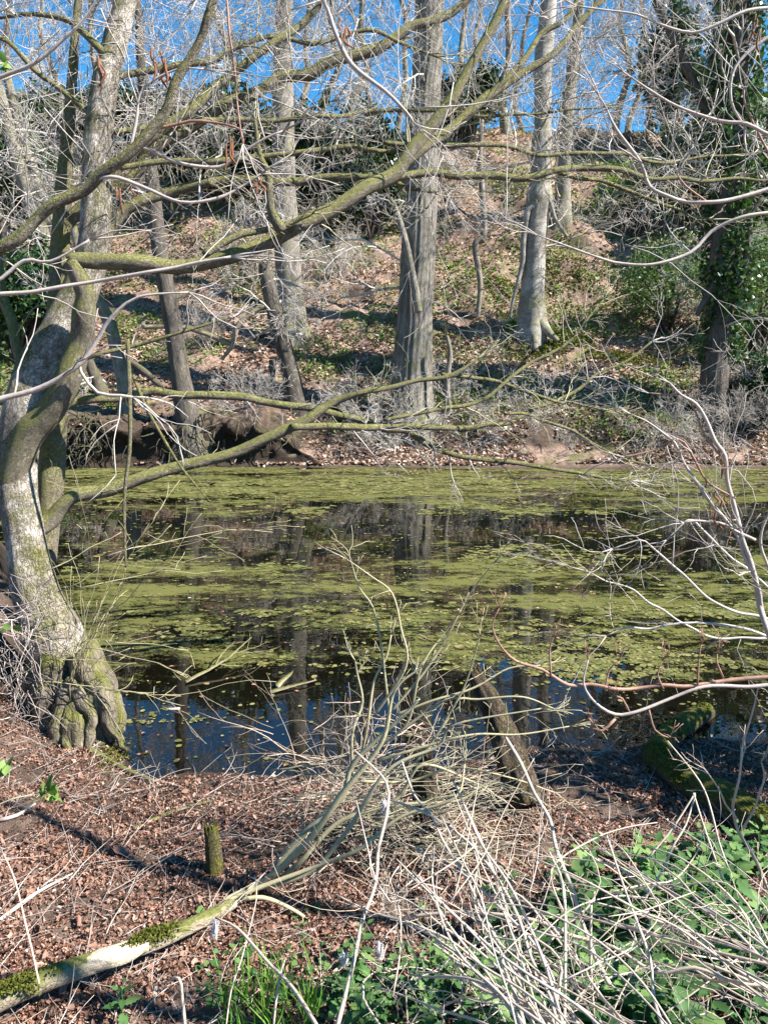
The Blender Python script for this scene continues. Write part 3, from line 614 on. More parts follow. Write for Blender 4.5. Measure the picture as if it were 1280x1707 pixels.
def ivy_on(tree, L, n, spread, mat='ivy', size=(.06, .12)):
    p, r = px_line(L, None); p = [(a[0], a[1], a[2]) for a in p]; sp, sr = spline(p, r, .1)
    i = rng.integers(0, len(sp), n); th = rng.random(n)*2*pi
    cl = fbm(np.cos(th)*1.4+5, sp[i, 2]*.9+np.sin(th)*1.4, 77, 3)
    kp = cl > .42; i, th, cl = i[kp], th[kp], cl[kp]
    rr = sr[i]*1.02 + np.abs(rng.normal(0, spread, len(i)))*(cl-.35)*4
    pos = sp[i] + np.stack([np.cos(th)*rr, np.sin(th)*rr, rng.normal(0, .05, len(i))], 1)
    tag(scatter("ivy", IVY_V, IVY_F, pos, rot_mats(len(pos), 1.0), rng.uniform(*size, len(pos)), M[mat], tree), kind="stuff")
ivy_on(it, [(1195, 600, 46, 17.3+it['shift']), (1206, 440, 52), (1213, 350, 54), (1218, 250, 60), (1222, 150, 62), (1228, 50, 60), (1232, -60, 46)], 9000, .16)

# ---- crest trees: slim bare trees on the skyline, three forms repeated
def crest_proto(seed, H, lean):
    random.seed(seed)
    t = thing("bare_tree", (0, 0, 0), "slim bare tree on the skyline of the far bank", "tree", "slim bare trees along the skyline")
    pts = [(0, 0, -.4)]; rad = [.22]; x = y = 0
    for i in range(1, 9):
        x += random.gauss(lean, .26); y += random.gauss(0, .26); pts.append((x, y, H*i/8)); rad.append(.16*(1-.1*i))
    trunk_mesh("trunk", pts, rad, M['bark_grey'], t, 12, .3, lump=.08, seed=seed, flare=.3)
    T = Tubes(); sp, sr = spline(pts, rad, .2)
    for _ in range(15):
        i = int(random.uniform(.25, 1)*(len(sp)-1)); a = random.uniform(0, 2*pi)
        grow(T, tuple(sp[i]), vnorm((cos(a), sin(a), random.uniform(.3, 1.3))), H*.24*random.uniform(.5, 1.2), max(.012, sr[i]*.35), 3, .15, (0, 0, .05), (4, 6), (.35, .85), (.4, .7), .005, k=4)
    T.build("crown", M['twig_far'], t)
    return t
protos = [crest_proto(101, 10.5, .12), crest_proto(102, 9, -.15), crest_proto(103, 11.5, .02)]
random.seed(55)
spots = [(590, 34), (612, 39), (655, 37), (760, 33), (785, 38), (828, 33), (850, 41), (985, 34.5), (1010, 39), (1045, 36), (1090, 33), (1130, 40), (1150, 34), (1262, 33), (30, 34), (90, 38), (150, 33.5), (215, 37), (300, 36), (405, 33), (520, 38), (550, 35), (-40, 37), (1320, 38), (930, 43), (1200, 45)]
for i, (px, Y) in enumerate(spots):
    x = (px-640)/F_PX*(Y*1.02); z = gz(x, Y)
    src = protos[i % 3]
    if i < 3: src.location = (x, Y, z); src.rotation_euler = (0, 0, random.uniform(0, 6.28))
    else: copy_tree(src, (x, Y, z), (random.gauss(0, .05), random.gauss(0, .05), random.uniform(0, 6.28)), random.uniform(.8, 1.15))

# ---- evergreens and leafy shrubs on the slope
def leafy(name, label, cat, c, rad, n, mat, size, stem_mat='bark_dark', group=None, seed=0, clumps=26, v=LEAF_V):
    random.seed(seed+900)
    t = thing(name, c, label, cat, group)
    T = Tubes(); cl = []
    for _ in range(clumps):
        a = random.uniform(0, 2*pi); u = random.uniform(-.25, 1); rr = sqrt(max(0, 1-max(u, 0)**2))*random.uniform(.45, 1)
        q = (c[0]+cos(a)*rr*rad[0], c[1]+sin(a)*rr*rad[1], c[2]+rad[2]*(.5+.5*u)*1.0+.1)
        cl.append(q)
        mid = (c[0]+(q[0]-c[0])*.4, c[1]+(q[1]-c[1])*.4, c[2]+(q[2]-c[2])*.6)
        T.add([vadd(c, (random.gauss(0, .08), random.gauss(0, .08), -.15)), mid, q], [.03+.015*rad[2], .02+.006*rad[2], .008], 5)
    T.build("stem", M[stem_mat], t)
    cl = np.array(cl); k = rng.integers(0, len(cl), n)
    cr = rng.uniform(.22, .42, len(cl))[k][:, None]*np.array(rad)[None]
    d = rng.normal(0, 1, (n, 3)); d /= np.linalg.norm(d, axis=1, keepdims=True)
    pos = cl[k] + d*cr*(rng.random((n, 1))**.45)
    pos[:, 2] = np.maximum(pos[:, 2], c[2]-.2)
    scatter("foliage", v, LEAF_F, pos, rot_mats(n, .8), rng.uniform(*size, n), M[mat], t)
    return t
def gpt(px, Y):
    x = (px-640)/F_PX*(Y*.98+.3); return (x, Y, gz(x, Y))
EV = [("evergreen_tree", "dark evergreen massed on the crest above the long bough, left of the pale grey trunk", 395, 27.5, (2.6, 1.8, 2.9), 9000, 'holly', (.14, .26)),
      ("evergreen_tree", "dark evergreen on the crest between the pale grey trunk and the ridged tree", 565, 27, (2.3, 1.8, 3.0), 9000, 'holly', (.14, .26)),
      ("evergreen_bush", "low dark evergreen bush on the slope behind the ridged tree", 620, 26, (1.3, 1.2, 1.9), 4500, 'holly', (.1, .2)),
      ("evergreen_bush", "small dark evergreen bush on the crest just right of the ridged tree", 775, 32, (1.6, 1.4, 2.2), 4000, 'holly', (.14, .24)),
      ("evergreen_tree", "tall dark evergreen with open top against the sky right of the grey trunk", 1085, 31, (1.6, 1.6, 4.2), 4200, 'holly', (.14, .26)),
      ("evergreen_tree", "ivy green evergreen filling the slope behind the ivy wrapped trunk", 1165, 27, (2.2, 2.0, 3.5), 6500, 'ivy', (.12, .22)),
      ("evergreen_tree", "evergreen at the right edge of the slope beyond the ivy wrapped trunk", 1285, 24, (1.9, 2.0, 4.2), 6000, 'ivy', (.12, .2)),
      ("evergreen_tree", "dark evergreen on the left skyline behind the leaning grey trunks", 130, 32, (2.8, 2.2, 1.6), 8000, 'holly', (.14, .26)),
      ("evergreen_tree", "dark evergreen on the left skyline partly behind the leaning tree's trunk", 260, 32, (2.2, 2.2, 1.5), 7000, 'holly', (.14, .26)),
      ("ivy_bush", "bank of dark ivy behind the leaning trunks at the left edge", 30, 20, (2.0, 1.4, 2.6), 9000, 'ivy', (.08, .15)),
      ("ivy_bush", "dark ivy thicket higher up the slope at the left edge", 20, 25, (2.2, 1.8, 3.6), 8000, 'ivy', (.1, .18)),
      ("leafy_shrub", "pale green leafy shrub on the slope left of the ivy wrapped trunk", 1100, 21.5, (1.5, 1.2, 1.9), 5000, 'grey_green', (.05, .11)),
      ("leafy_shrub", "bright green shrub coming into leaf below the tall evergreen", 1040, 26.5, (1.4, 1.2, 2.0), 2600, 'bright', (.07, .13)),
      ("leafy_shrub", "light green leafy shrub between the ivy wrapped trunk and the right edge", 1258, 20, (1.2, 1.2, 2.8), 5000, 'grey_green', (.06, .12)),
      ("ivy_bush", "glossy dark ivy clump on the far bank at the right edge by the water", 1280, 17.6, (1.0, .8, 1.1), 3500, 'ivy', (.07, .13))]
for k, (nm, lb, px, Y, rd, n, mt, sz) in enumerate(EV):
    leafy(nm, lb, nm.split('_')[1] if 'tree' not in nm else "tree", gpt(px, Y), rd, n, mt, sz, seed=k, clumps=26 if n > 5000 else 16, v=IVY_V if mt == 'ivy' else LEAF_V)

leafy('holly_tree', 'holly bush on the near bank just beyond the right edge, shading the mossy log', 'shrub', (3.6, 3.2, .3), (1.2, .8, 1.8), 4200, 'holly', (.05, .09), seed=40)
# ---- bare shrubs and brush on the slope and along the far shore
def shrub_proto(seed, H, nst, spread, lvl=3, mat='twig_grey', rmin=.0036, label="", name="bare_shrub", kids=(3, 5), wig=.2):
    random.seed(seed)
    t = thing(name, (0, 0, 0), label, "shrub")
    T = Tubes()
    for _ in range(nst):
        a = random.uniform(0, 2*pi)
        grow(T, (random.gauss(0, .12), random.gauss(0, .12), -.1), vnorm((cos(a)*spread, sin(a)*spread, 1)), H*random.uniform(.6, 1.1), .018, lvl, wig, (0, 0, -.06), kids, (.4, 1.0), (.4, .75), rmin, k=5)
    T.build("stem", M[mat], t)
    return t
sp = [shrub_proto(201, 2.0, 10, .6, kids=(4, 6)), shrub_proto(202, 1.5, 13, 1.2, kids=(4, 6)), shrub_proto(203, 2.8, 9, .4, kids=(4, 6)), shrub_proto(204, 1.7, 11, .9, mat='twig_far', kids=(4, 6))]
SH = [(0, 570, 24, 1.3, 0, "bunch of upright bare stems left of the ridged tree below the evergreens"),
      (2, 430, 24, 1.1, 0, "tall bare shrub behind the long bough left of the pale grey trunk"),
      (3, 600, 17.6, 1.2, 0, "low tangled shrub left of the ridged tree's foot"),
      (1, 745, 18.2, 1.2, 0, "spreading bare shrub just right of the ridged tree's foot"),
      (3, 1250, 18, 1.2, 0, "dark twiggy shrub right of the ivy wrapped trunk's foot"),
      (0, 350, 20.5, 1.0, 0, "small bare shrub between the slim dark trunk and the pale grey trunk"),
      (2, 500, 28, 1.3, 0, "tall bare shrub in front of the dark evergreens behind the pale grey trunk"),
      (2, 1200, 21, 1.2, 0, "tall bare shrub on the slope just behind the ivy wrapped trunk"),
      # brush lying along the shore
      (1, 650, 16.4, 1.1, 1, "pale dead brush lying at the far shore below the ridged tree"),
      (1, 850, 16.7, 1.2, 1, "tangled dead brush on the far shore below the pale knotted trunk"),
      (0, 1110, 16.6, 1.0, 1, "pale dead brush reaching toward the water in front of the ivy wrapped trunk"),
      (3, 1240, 16.7, 1.0, 1, "dark dead brush on the far shore at the right edge"),
      (3, 420, 16.6, .8, 1, "small dead brush on the dark bank right of the fluted root stool")]
used = set(); random.seed(66)
for (k, px, Y, sc, lying, lb) in SH:
    c = gpt(px, Y); rot = (0, 0, random.uniform(0, 6.28)) if not lying else (random.uniform(.9, 1.25), random.uniform(-.4, .4), random.uniform(-.9, .9))
    sc *= .72 if lying else .66
    loc = (c[0], c[1]+(.4 if lying else 0), c[2]+(.25 if lying else 0))
    if k not in used:
        used.add(k); o = sp[k]; o.location = loc; o.rotation_euler = rot; o.scale = (sc, sc, sc); o["label"] = lb; o["group"] = "bare shrubs and brush on the far bank"
    else: o = copy_tree(sp[k], loc, rot, sc, lb, "bare shrubs and brush on the far bank")
    if lying: o["category"] = "brush"

# broken bough and dead stems on the slope
stick("broken_bough", [(370, 600, 5, 18.2), (387, 575, 8), (396, 545, 10), (420, 522, 10), (445, 508, 6)], M['dead_wood'], "pale broken bough lying on the leafy slope left of the pale grey trunk", "branch", None, .5, 2)
stick("broken_bough", [(240, 545, 8, 18.6), (300, 545, 8), (340, 555, 9), (390, 575, 10)], M['dead_wood'], "pale fallen branch lying level on the slope behind the slim dark trunk", "branch", None, .4, 2)
stick("broken_bough", [(195, 590, 8, 17.8), (235, 615, 12), (270, 645, 10)], M['bark_dark'], "dark fallen branch slanting down the bank to the fluted root stool", "branch")
CY = GP(797, 530, 16)[1]
stick("crooked_sapling", [(798, 545, 7, CY), (797, 520, 7), (800, 470, 9), (792, 410, 11), (806, 390, 11), (804, 330, 10), (800, 265, 9), (803, 200, 7)], M['bark_grey'], "crooked grey sapling with an elbow between the ridged tree and the pale knotted trunk", "sapling", None, .9, 3, lvl=2)
stick("leaning_sapling", [(698, 520, 12, 17.0), (690, 470, 12), (675, 400, 11), (660, 350, 10), (650, 330, 8)], M['bark_grey'], "grey dead stem leaning left against the ridged tree", "sapling", None, .8, 3)
stick("mossy_bough", [(750, 690, 9, 17), (745, 640, 9), (750, 590, 8), (745, 560, 6)], M['bark_grey'], "short grey stem standing just right of the ridged tree's foot", "sapling", None, .7, 5, lvl=2)

# hanging roots on the raw bank at the left
T = Tubes()
random.seed(77)
for _ in range(230):
    px = random.choice([random.gauss(165, 28), random.gauss(325, 26), random.gauss(165, 22), random.uniform(90, 520)])
    c = gpt(px, 16.55); x = c[0]; y_ = float(far_shore(np.array([x]))[0])+random.uniform(-.05, .5)
    grow(T, (x, y_, random.uniform(.35, 1.15)), vnorm((random.gauss(0, .5), -.35, -.7)), random.uniform(.2, .8), random.uniform(.006, .028), 1, .28, (0, 0, -.6), (0, 2), (.2, .7), rmin=.004)
tag(T.build("hanging_roots", M['bark_dark']), "tangles of dark roots hanging down the raw bank at the far water edge", "roots", None, "stuff")

# ---------------------------------------------------------------- far slope cover
def slope_pts(n, y0=15.9, y1=36, e=1.0):
    y = y0+(y1-y0)*rng.random(n)**e; x = (rng.random(n)*2-1)*(y*.54+.6)
    return x, y
x, y = slope_pts(150000, e=1.3); z = ground_z(x, y); kp = (z > .03)
kp &= fbm(x*.8, y*.8, 91, 3) > .36
kp &= (ground_z(x, y+.06)-ground_z(x, y-.06)) < .12
x, y, z = x[kp], y[kp], z[kp]
LIT_V = [(-.3, 0, .0), (-.36, .33, .1), (-.3, .7, .09), (0, 1, .02), (.3, .7, .14), (.36, .33, .12), (.3, 0, .02), (0, .35, -.02)]
LIT_F = [(0, 7, 2, 1), (7, 3, 2), (7, 4, 3), (7, 6, 5, 4), (0, 6, 7)]
tag(scatter("leaf_litter", LIT_V, LIT_F, np.stack([x, y, z+.02], 1), rot_mats(len(x), .5), rng.uniform(.045, .10, len(x)), M['litter_far'], jit=.1), "dry pinkish brown leaf litter covering the far slope", "leaves", None, "stuff")
x, y = slope_pts(60000, 17.0); z = ground_z(x, y)
den = fbm(x*.45, y*.45, 61, 4) + .12*smooth(-4, -9, x)+.10*smooth(5, 10, x) + .08*smooth(27, 33, y)
kp = den > .61; x, y, z = x[kp], y[kp], z[kp]
tag(scatter("ground_ivy", IVY_V, IVY_F, np.stack([x, y, z+.03+.10*rng.random(len(x))**2], 1), rot_mats(len(x), .6), rng.uniform(.04, .095, len(x)), M['ground_green']), "patches of ivy and bramble leaves creeping over the far slope", "ground cover", None, "stuff")
x, y = slope_pts(60000, 16.8, 31); z = ground_z(x, y)
den = fbm(x*.6+30, y*.6, 63, 4)
kp = den > .55; x, y, z = x[kp], y[kp], z[kp]
tag(scatter("slope_herbs", LEAF_V, LEAF_F, np.stack([x, y, z+.03+.14*rng.random(len(x))**2], 1), rot_mats(len(x), .7), rng.uniform(.05, .12, len(x)), M['bright']), "fresh green seedlings and moss speckling the far slope", "ground cover", None, "stuff")
# moss cushions near the pale trunk's roots, and one bright grass tuft at its foot
pos = []
for (px, Y, rr, n) in [(905, 20.6, .55, 1600), (945, 20.8, .5, 1200), (850, 21.6, .4, 500), (1060, 19.6, .6, 900), (940, 24, .7, 900), (1010, 19.8, .5, 600), (835, 23, .5, 500), (880, 20.2, .5, 700)]:
    c = gpt(px, Y); a = rng.random(n)*2*pi; q = rr*np.sqrt(rng.random(n)); xx = c[0]+np.cos(a)*q*1.4; yy = c[1]+np.sin(a)*q
    pos.append(np.stack([xx, yy, ground_z(xx, yy)+.1*(1-(q/rr)**2)*rng.random(n)**.5], 1))
pos = np.vstack(pos)
tag(scatter("moss", LEAF_V, LEAF_F, pos, rot_mats(len(pos), .7), rng.uniform(.05, .1, len(pos)), M['moss_tuft']), "yellow green moss cushions on the slope around the pale trunk's roots", "moss", None, "stuff")
BL_V = [(-.5, 0, 0), (.5, 0, 0), (.32, .12, .55), (-.32, .12, .55), (0, .5, .95)]
BL_F = [(0, 1, 2, 3), (3, 2, 4)]
def grass_tuft(name, label, c, rad, n, h, wdt=.006, mat='grass'):
    a = rng.random(n)*2*pi; q = rad*np.sqrt(rng.random(n)); xx = c[0]+np.cos(a)*q; yy = c[1]+np.sin(a)*q
    hh = h*rng.uniform(.5, 1.1, n)
    o = scatter(name, BL_V, BL_F, np.stack([xx, yy, ground_z(xx, yy)-.01], 1), rot_mats(n, .22), np.stack([np.full(n, wdt), hh*.8, hh], 1), M[mat])
    tag(o, label, "grass tuft"); return o
c = gpt(862, 21.0); grass_tuft("grass_tuft", "bright green grass tuft at the foot of the pale knotted trunk", c, .38, 700, .35, .02)
grass_tuft("grass_tuft", "fresh grass tuft at the bottom edge in front of the fallen branch", GP(445, 1695), .16, 170, .20)

# ---------------------------------------------------------------- duckweed on the pond
def duckweed():
    n = 620000
    y = 3.7+12.3*rng.random(n)**.9; x = (rng.random(n)*2-1)*(y*.52+.7)
    ns = near_shore(x); fs = far_shore(x)
    yw = y + (fbm(x*.7, y*.7, 151, 4)-.5)*5.0
    band = .46*smooth(10.5, 12.6, yw) + .44*smooth(4.9, 6.2, yw)*smooth(9.0, 7.2, yw) + .22*smooth(7.4, 8.4, y)*smooth(12, 11, y) + .10*smooth(5.4, 4.6, y)
    # the right of the pond near the bank stays open
    band = band - .30*smooth(1.6, 3.0, x)*smooth(7.0, 5.5, y) - .25*smooth(2.0, 5.0, x)*smooth(12.8, 11.5, y)*smooth(8, 9.5, y) - .10*smooth(8.0, 9.2, yw)*smooth(12, 10.8, yw)
    nz = fbm(x*.7, y*2.6, 51, 4); n2 = fbm(x*4.5, y*7, 53, 3); n3 = fbm(x*.35+9, y*.8, 57, 3)
    n4 = fbm(x*13, y*22, 59, 3)
    kp = (nz*.45+n2*.5+n3*.35 + n4*.4 + band*.56 + rng.normal(0, .035, n)) > 1.215
    kp |= (rng.random(n) < .008)
    kp &= (y > ns+.02) & (y < fs-.02)
    x, y = x[kp], y[kp]; n = len(x)
    m = 6; a = np.arange(m)*2*pi/m
    tv = [(cos(q), sin(q), 0) for q in a]
    size = rng.lognormal(0, .55, n)*(.0032+.0010*y); size = np.minimum(size, .008+.0026*y)
    pos = np.stack([x, y, .003+.004*rng.random(n)], 1)
    o = scatter("duckweed", tv, [tuple(range(m))], pos, rot_mats(n, .015), np.stack([size*rng.uniform(.7, 1.5, n), size, size], 1), M['duckweed'], jit=.22)
    tag(o, "yellow green duckweed rafts floating on the pond", "duckweed", None, "stuff")
duckweed()
q = [GP(random.gauss(185, 16), random.gauss(1262, 14), 3.0) for _ in range(700)]
q = np.array(q); q[:, 2] = np.maximum(q[:, 2], 0)+.006+rng.random(len(q))*.012
tag(scatter("moss", LEAF_V, LEAF_F, q, rot_mats(len(q), .6), rng.uniform(.008, .018, len(q)), M['moss_tuft']), "bright yellow green moss at the water's edge under the leaning tree's roots", "moss", None, "stuff")
# fallen leaves afloat near the bank
n = 260; y = rng.uniform(3.85, 8, n); x = rng.uniform(-2.3, 2.6, n); kp = y > near_shore(x)+.03; x, y = x[kp], y[kp]
tag(scatter("floating_leaves", LIT_V, LIT_F, np.stack([x, y, np.full(len(x), .006)], 1), rot_mats(len(x), .06), rng.uniform(.014, .034, len(x)), M['litter']), "brown fallen leaves floating near the bank", "leaves", None, "stuff")

# ---------------------------------------------------------------- near bank: litter, sticks
n = 360000
y = 1.2+3.3*rng.random(n)**1.05; x = (rng.random(n)*2-1)*(y*.56+.5)+.55*rng.random(n)**3; ns = near_shore(x)
kp = (y < ns-.03) & (rng.random(n) < (.25+.75*smooth(.05, .6, ns-y))*smooth(.22, .45, fbm(x*3, y*3, 87, 4))); x, y = x[kp], y[kp]
z = ground_z(x, y); n = len(x)
sz = rng.lognormal(0, .5, n)*.0082
tag(scatter("fallen_leaves", LIT_V, LIT_F, np.stack([x, y, z+.004+.015*rng.random(n)], 1), rot_mats(n, .55), np.stack([sz*rng.uniform(.5, 1.1, n), sz, sz*rng.uniform(.6, 2.2, n)], 1), M['litter'], jit=.14), "reddish brown dead leaves carpeting the muddy near bank", "leaves", None, "stuff")
T = Tubes(); random.seed(88)
for _ in range(1700):
    yy = random.uniform(1.5, 4.1); xx = random.uniform(-1, 1)*(yy*.54+.3)
    if yy > float(near_shore(np.array([xx]))[0])-.02: continue
    zz = gz(xx, yy); a = random.uniform(0, pi); L = random.uniform(.06, .3)
    grow(T, (xx, yy, zz+.012), vnorm((cos(a), sin(a), random.gauss(.03, .08))), L, random.uniform(.0012, .0028), 0 if random.random() < .7 else 1, .09, (0, 0, 0), (1, 2), rmin=.0008)
tag(T.build("twig_litter", M['twig_pale']), "fine dry twigs and straws strewn over the dead leaves", "twigs", None, "stuff")

def ground_stick(name, label, a, b, w_, mat, cat="stick", lift=.015):
    A = GP(*a); B = GP(*b); mid = GP((a[0]+b[0])/2+random.uniform(-8, 8), (a[1]+b[1])/2+random.uniform(-6, 6))
    pts = [vadd(q, (0, 0, lift)) for q in (A, mid, B)]
    d = vlen(vsub(mid, (0, 0, CAM_Z))); r = .5*w_/F_PX*d
    return tag(trunk_mesh(name, pts, [r, r*.9, r*.5], mat, None, 8, .03, lump=.15, seed=random.randint(0, 50)), label, cat)
ground_stick("fallen_stick", "pale dry stick lying on the leaves left of the short mossy stump", (222, 1388), (358, 1342), 6, M['dead_wood'])
ground_stick("fallen_stick", "thin dead stick at the water edge below the tree roots", (146, 1252), (258, 1306), 8, M['dead_wood'])
ground_stick("fallen_stick", "grey twig lying on the leaves at the left edge", (0, 1545), (122, 1462), 5, M['twig_grey'])
ground_stick("fallen_stick", "pale straw lying across the leaves near the left edge", (0, 1376), (60, 1345), 6, M['twig_pale'])
ground_stick("fallen_stick", "dark curved dead branch lying among the nettles", (990, 1462), (1165, 1500), 11, M['bark_dark'], lift=.10)
ground_stick("fallen_stick", "short pale stick on the shaded leaves above the nettles", (1060, 1430), (1135, 1402), 8, M['dead_wood'])

# short mossy stump
def stump():
    b = GP(360, 1458); top = P(352, 1384, b[1]+.02)
    t = thing("mossy_stump", b, "short mossy snapped stump standing on the dead leaves", "stump")
    r = .5*27/F_PX*3.2
    mid = tuple((np.array(b)+np.array(top))/2)
    trunk_mesh("stem", [vadd(b, (0, 0, -.04)), mid, top], [r*1.1, r*.95, r*.85], M['moss_log'], t, 24, .012, ridges=6, ridge_amp=.12, lump=.2, seed=5, rough_end=True)
    trunk_mesh("broken_tip", [vadd(top, (0, 0, -.01)), vadd(top, (-.006, 0, .012))], [r*.78, r*.5], M['dead_wood'], t, 14, .008, lump=.4, seed=6, rough_end=True)
stump()
# leaning rotten post at the water edge
def post():
    p, r = px_line([(882, 1335, 54, 3.3), (862, 1290, 50, 3.4), (838, 1228, 44, 3.55), (814, 1170, 38, 3.65), (792, 1128, 26, 3.72)])
    p[0] = vadd(p[0], (0, 0, -.03))
    o = trunk_mesh("rotten_log", p, r, M['moss_post'], None, 30, .02, ridges=11, ridge_amp=.22, lump=.34, seed=7, rough_end=True)
    tag(o, "rotten mossy log propped up at the water edge with a splintered tip", "log")
    p, r = px_line([(712, 1400, 34, 3.05), (708, 1350, 42), (706, 1300, 40), (706, 1262, 30)])
    o = trunk_mesh("rotten_stump", p, r, M['moss_post'], None, 26, .02, ridges=8, ridge_amp=.16, lump=.22, seed=8, rough_end=True)
    tag(o, "broken tree stump half hidden in the tangle of green shoots", "stump")
post()
# mossy log at the right
def mossy_log():
    L = [(1330, 1400, 92), (1270, 1365, 84), (1210, 1325, 72), (1150, 1295, 62), (1108, 1270, 56), (1096, 1245, 52), (1120, 1215, 46), (1150, 1195, 42), (1178, 1178, 36)]
    pts = []; rad = []
    for (px, py, w_) in L:
        q = GP(px, min(py+w_*.45, 1700)); d = q[1]*cos(PITCH)+(CAM_Z-q[2])*sin(PITCH); r = .5*w_/F_PX*d
        r *= .84; pts.append((q[0], q[1]+r*.3, q[2]+r*.45)); rad.append(r)
    t = thing("mossy_log", pts[4], "thick crooked log coated in green moss at the right of the bank", "log")
    trunk_mesh("log", pts, rad, M['moss_log'], t, 34, .02, lump=.16, seed=9)
    sp_, sr = spline(pts, rad, .01); n = 12000
    i = rng.integers(0, len(sp_), n); th = rng.uniform(0, 2*pi, n); tl = sp_[np.minimum(i+1, len(sp_)-1)]-sp_[np.maximum(i-1, 0)]
    tl /= np.linalg.norm(tl, axis=1, keepdims=True); A = np.cross(tl, (0, 0, 1.)); A /= np.linalg.norm(A, axis=1, keepdims=True); B = np.cross(A, tl)
    pos = sp_[i]+(A*np.cos(th)[:, None]+B*np.sin(th)[:, None])*(sr[i]*rng.uniform(.96, 1.12, n))[:, None]
    pos = pos[fbm(pos[:, 0]*7, pos[:, 1]*7, 71, 3)+.35*(pos[:, 2]-.12)/.2 > .62]
    tag(scatter("moss", LEAF_V, LEAF_F, pos, rot_mats(len(pos), 1.0), rng.uniform(.008, .018, len(pos)), M['moss_tuft'], t), kind="stuff")
mossy_log()

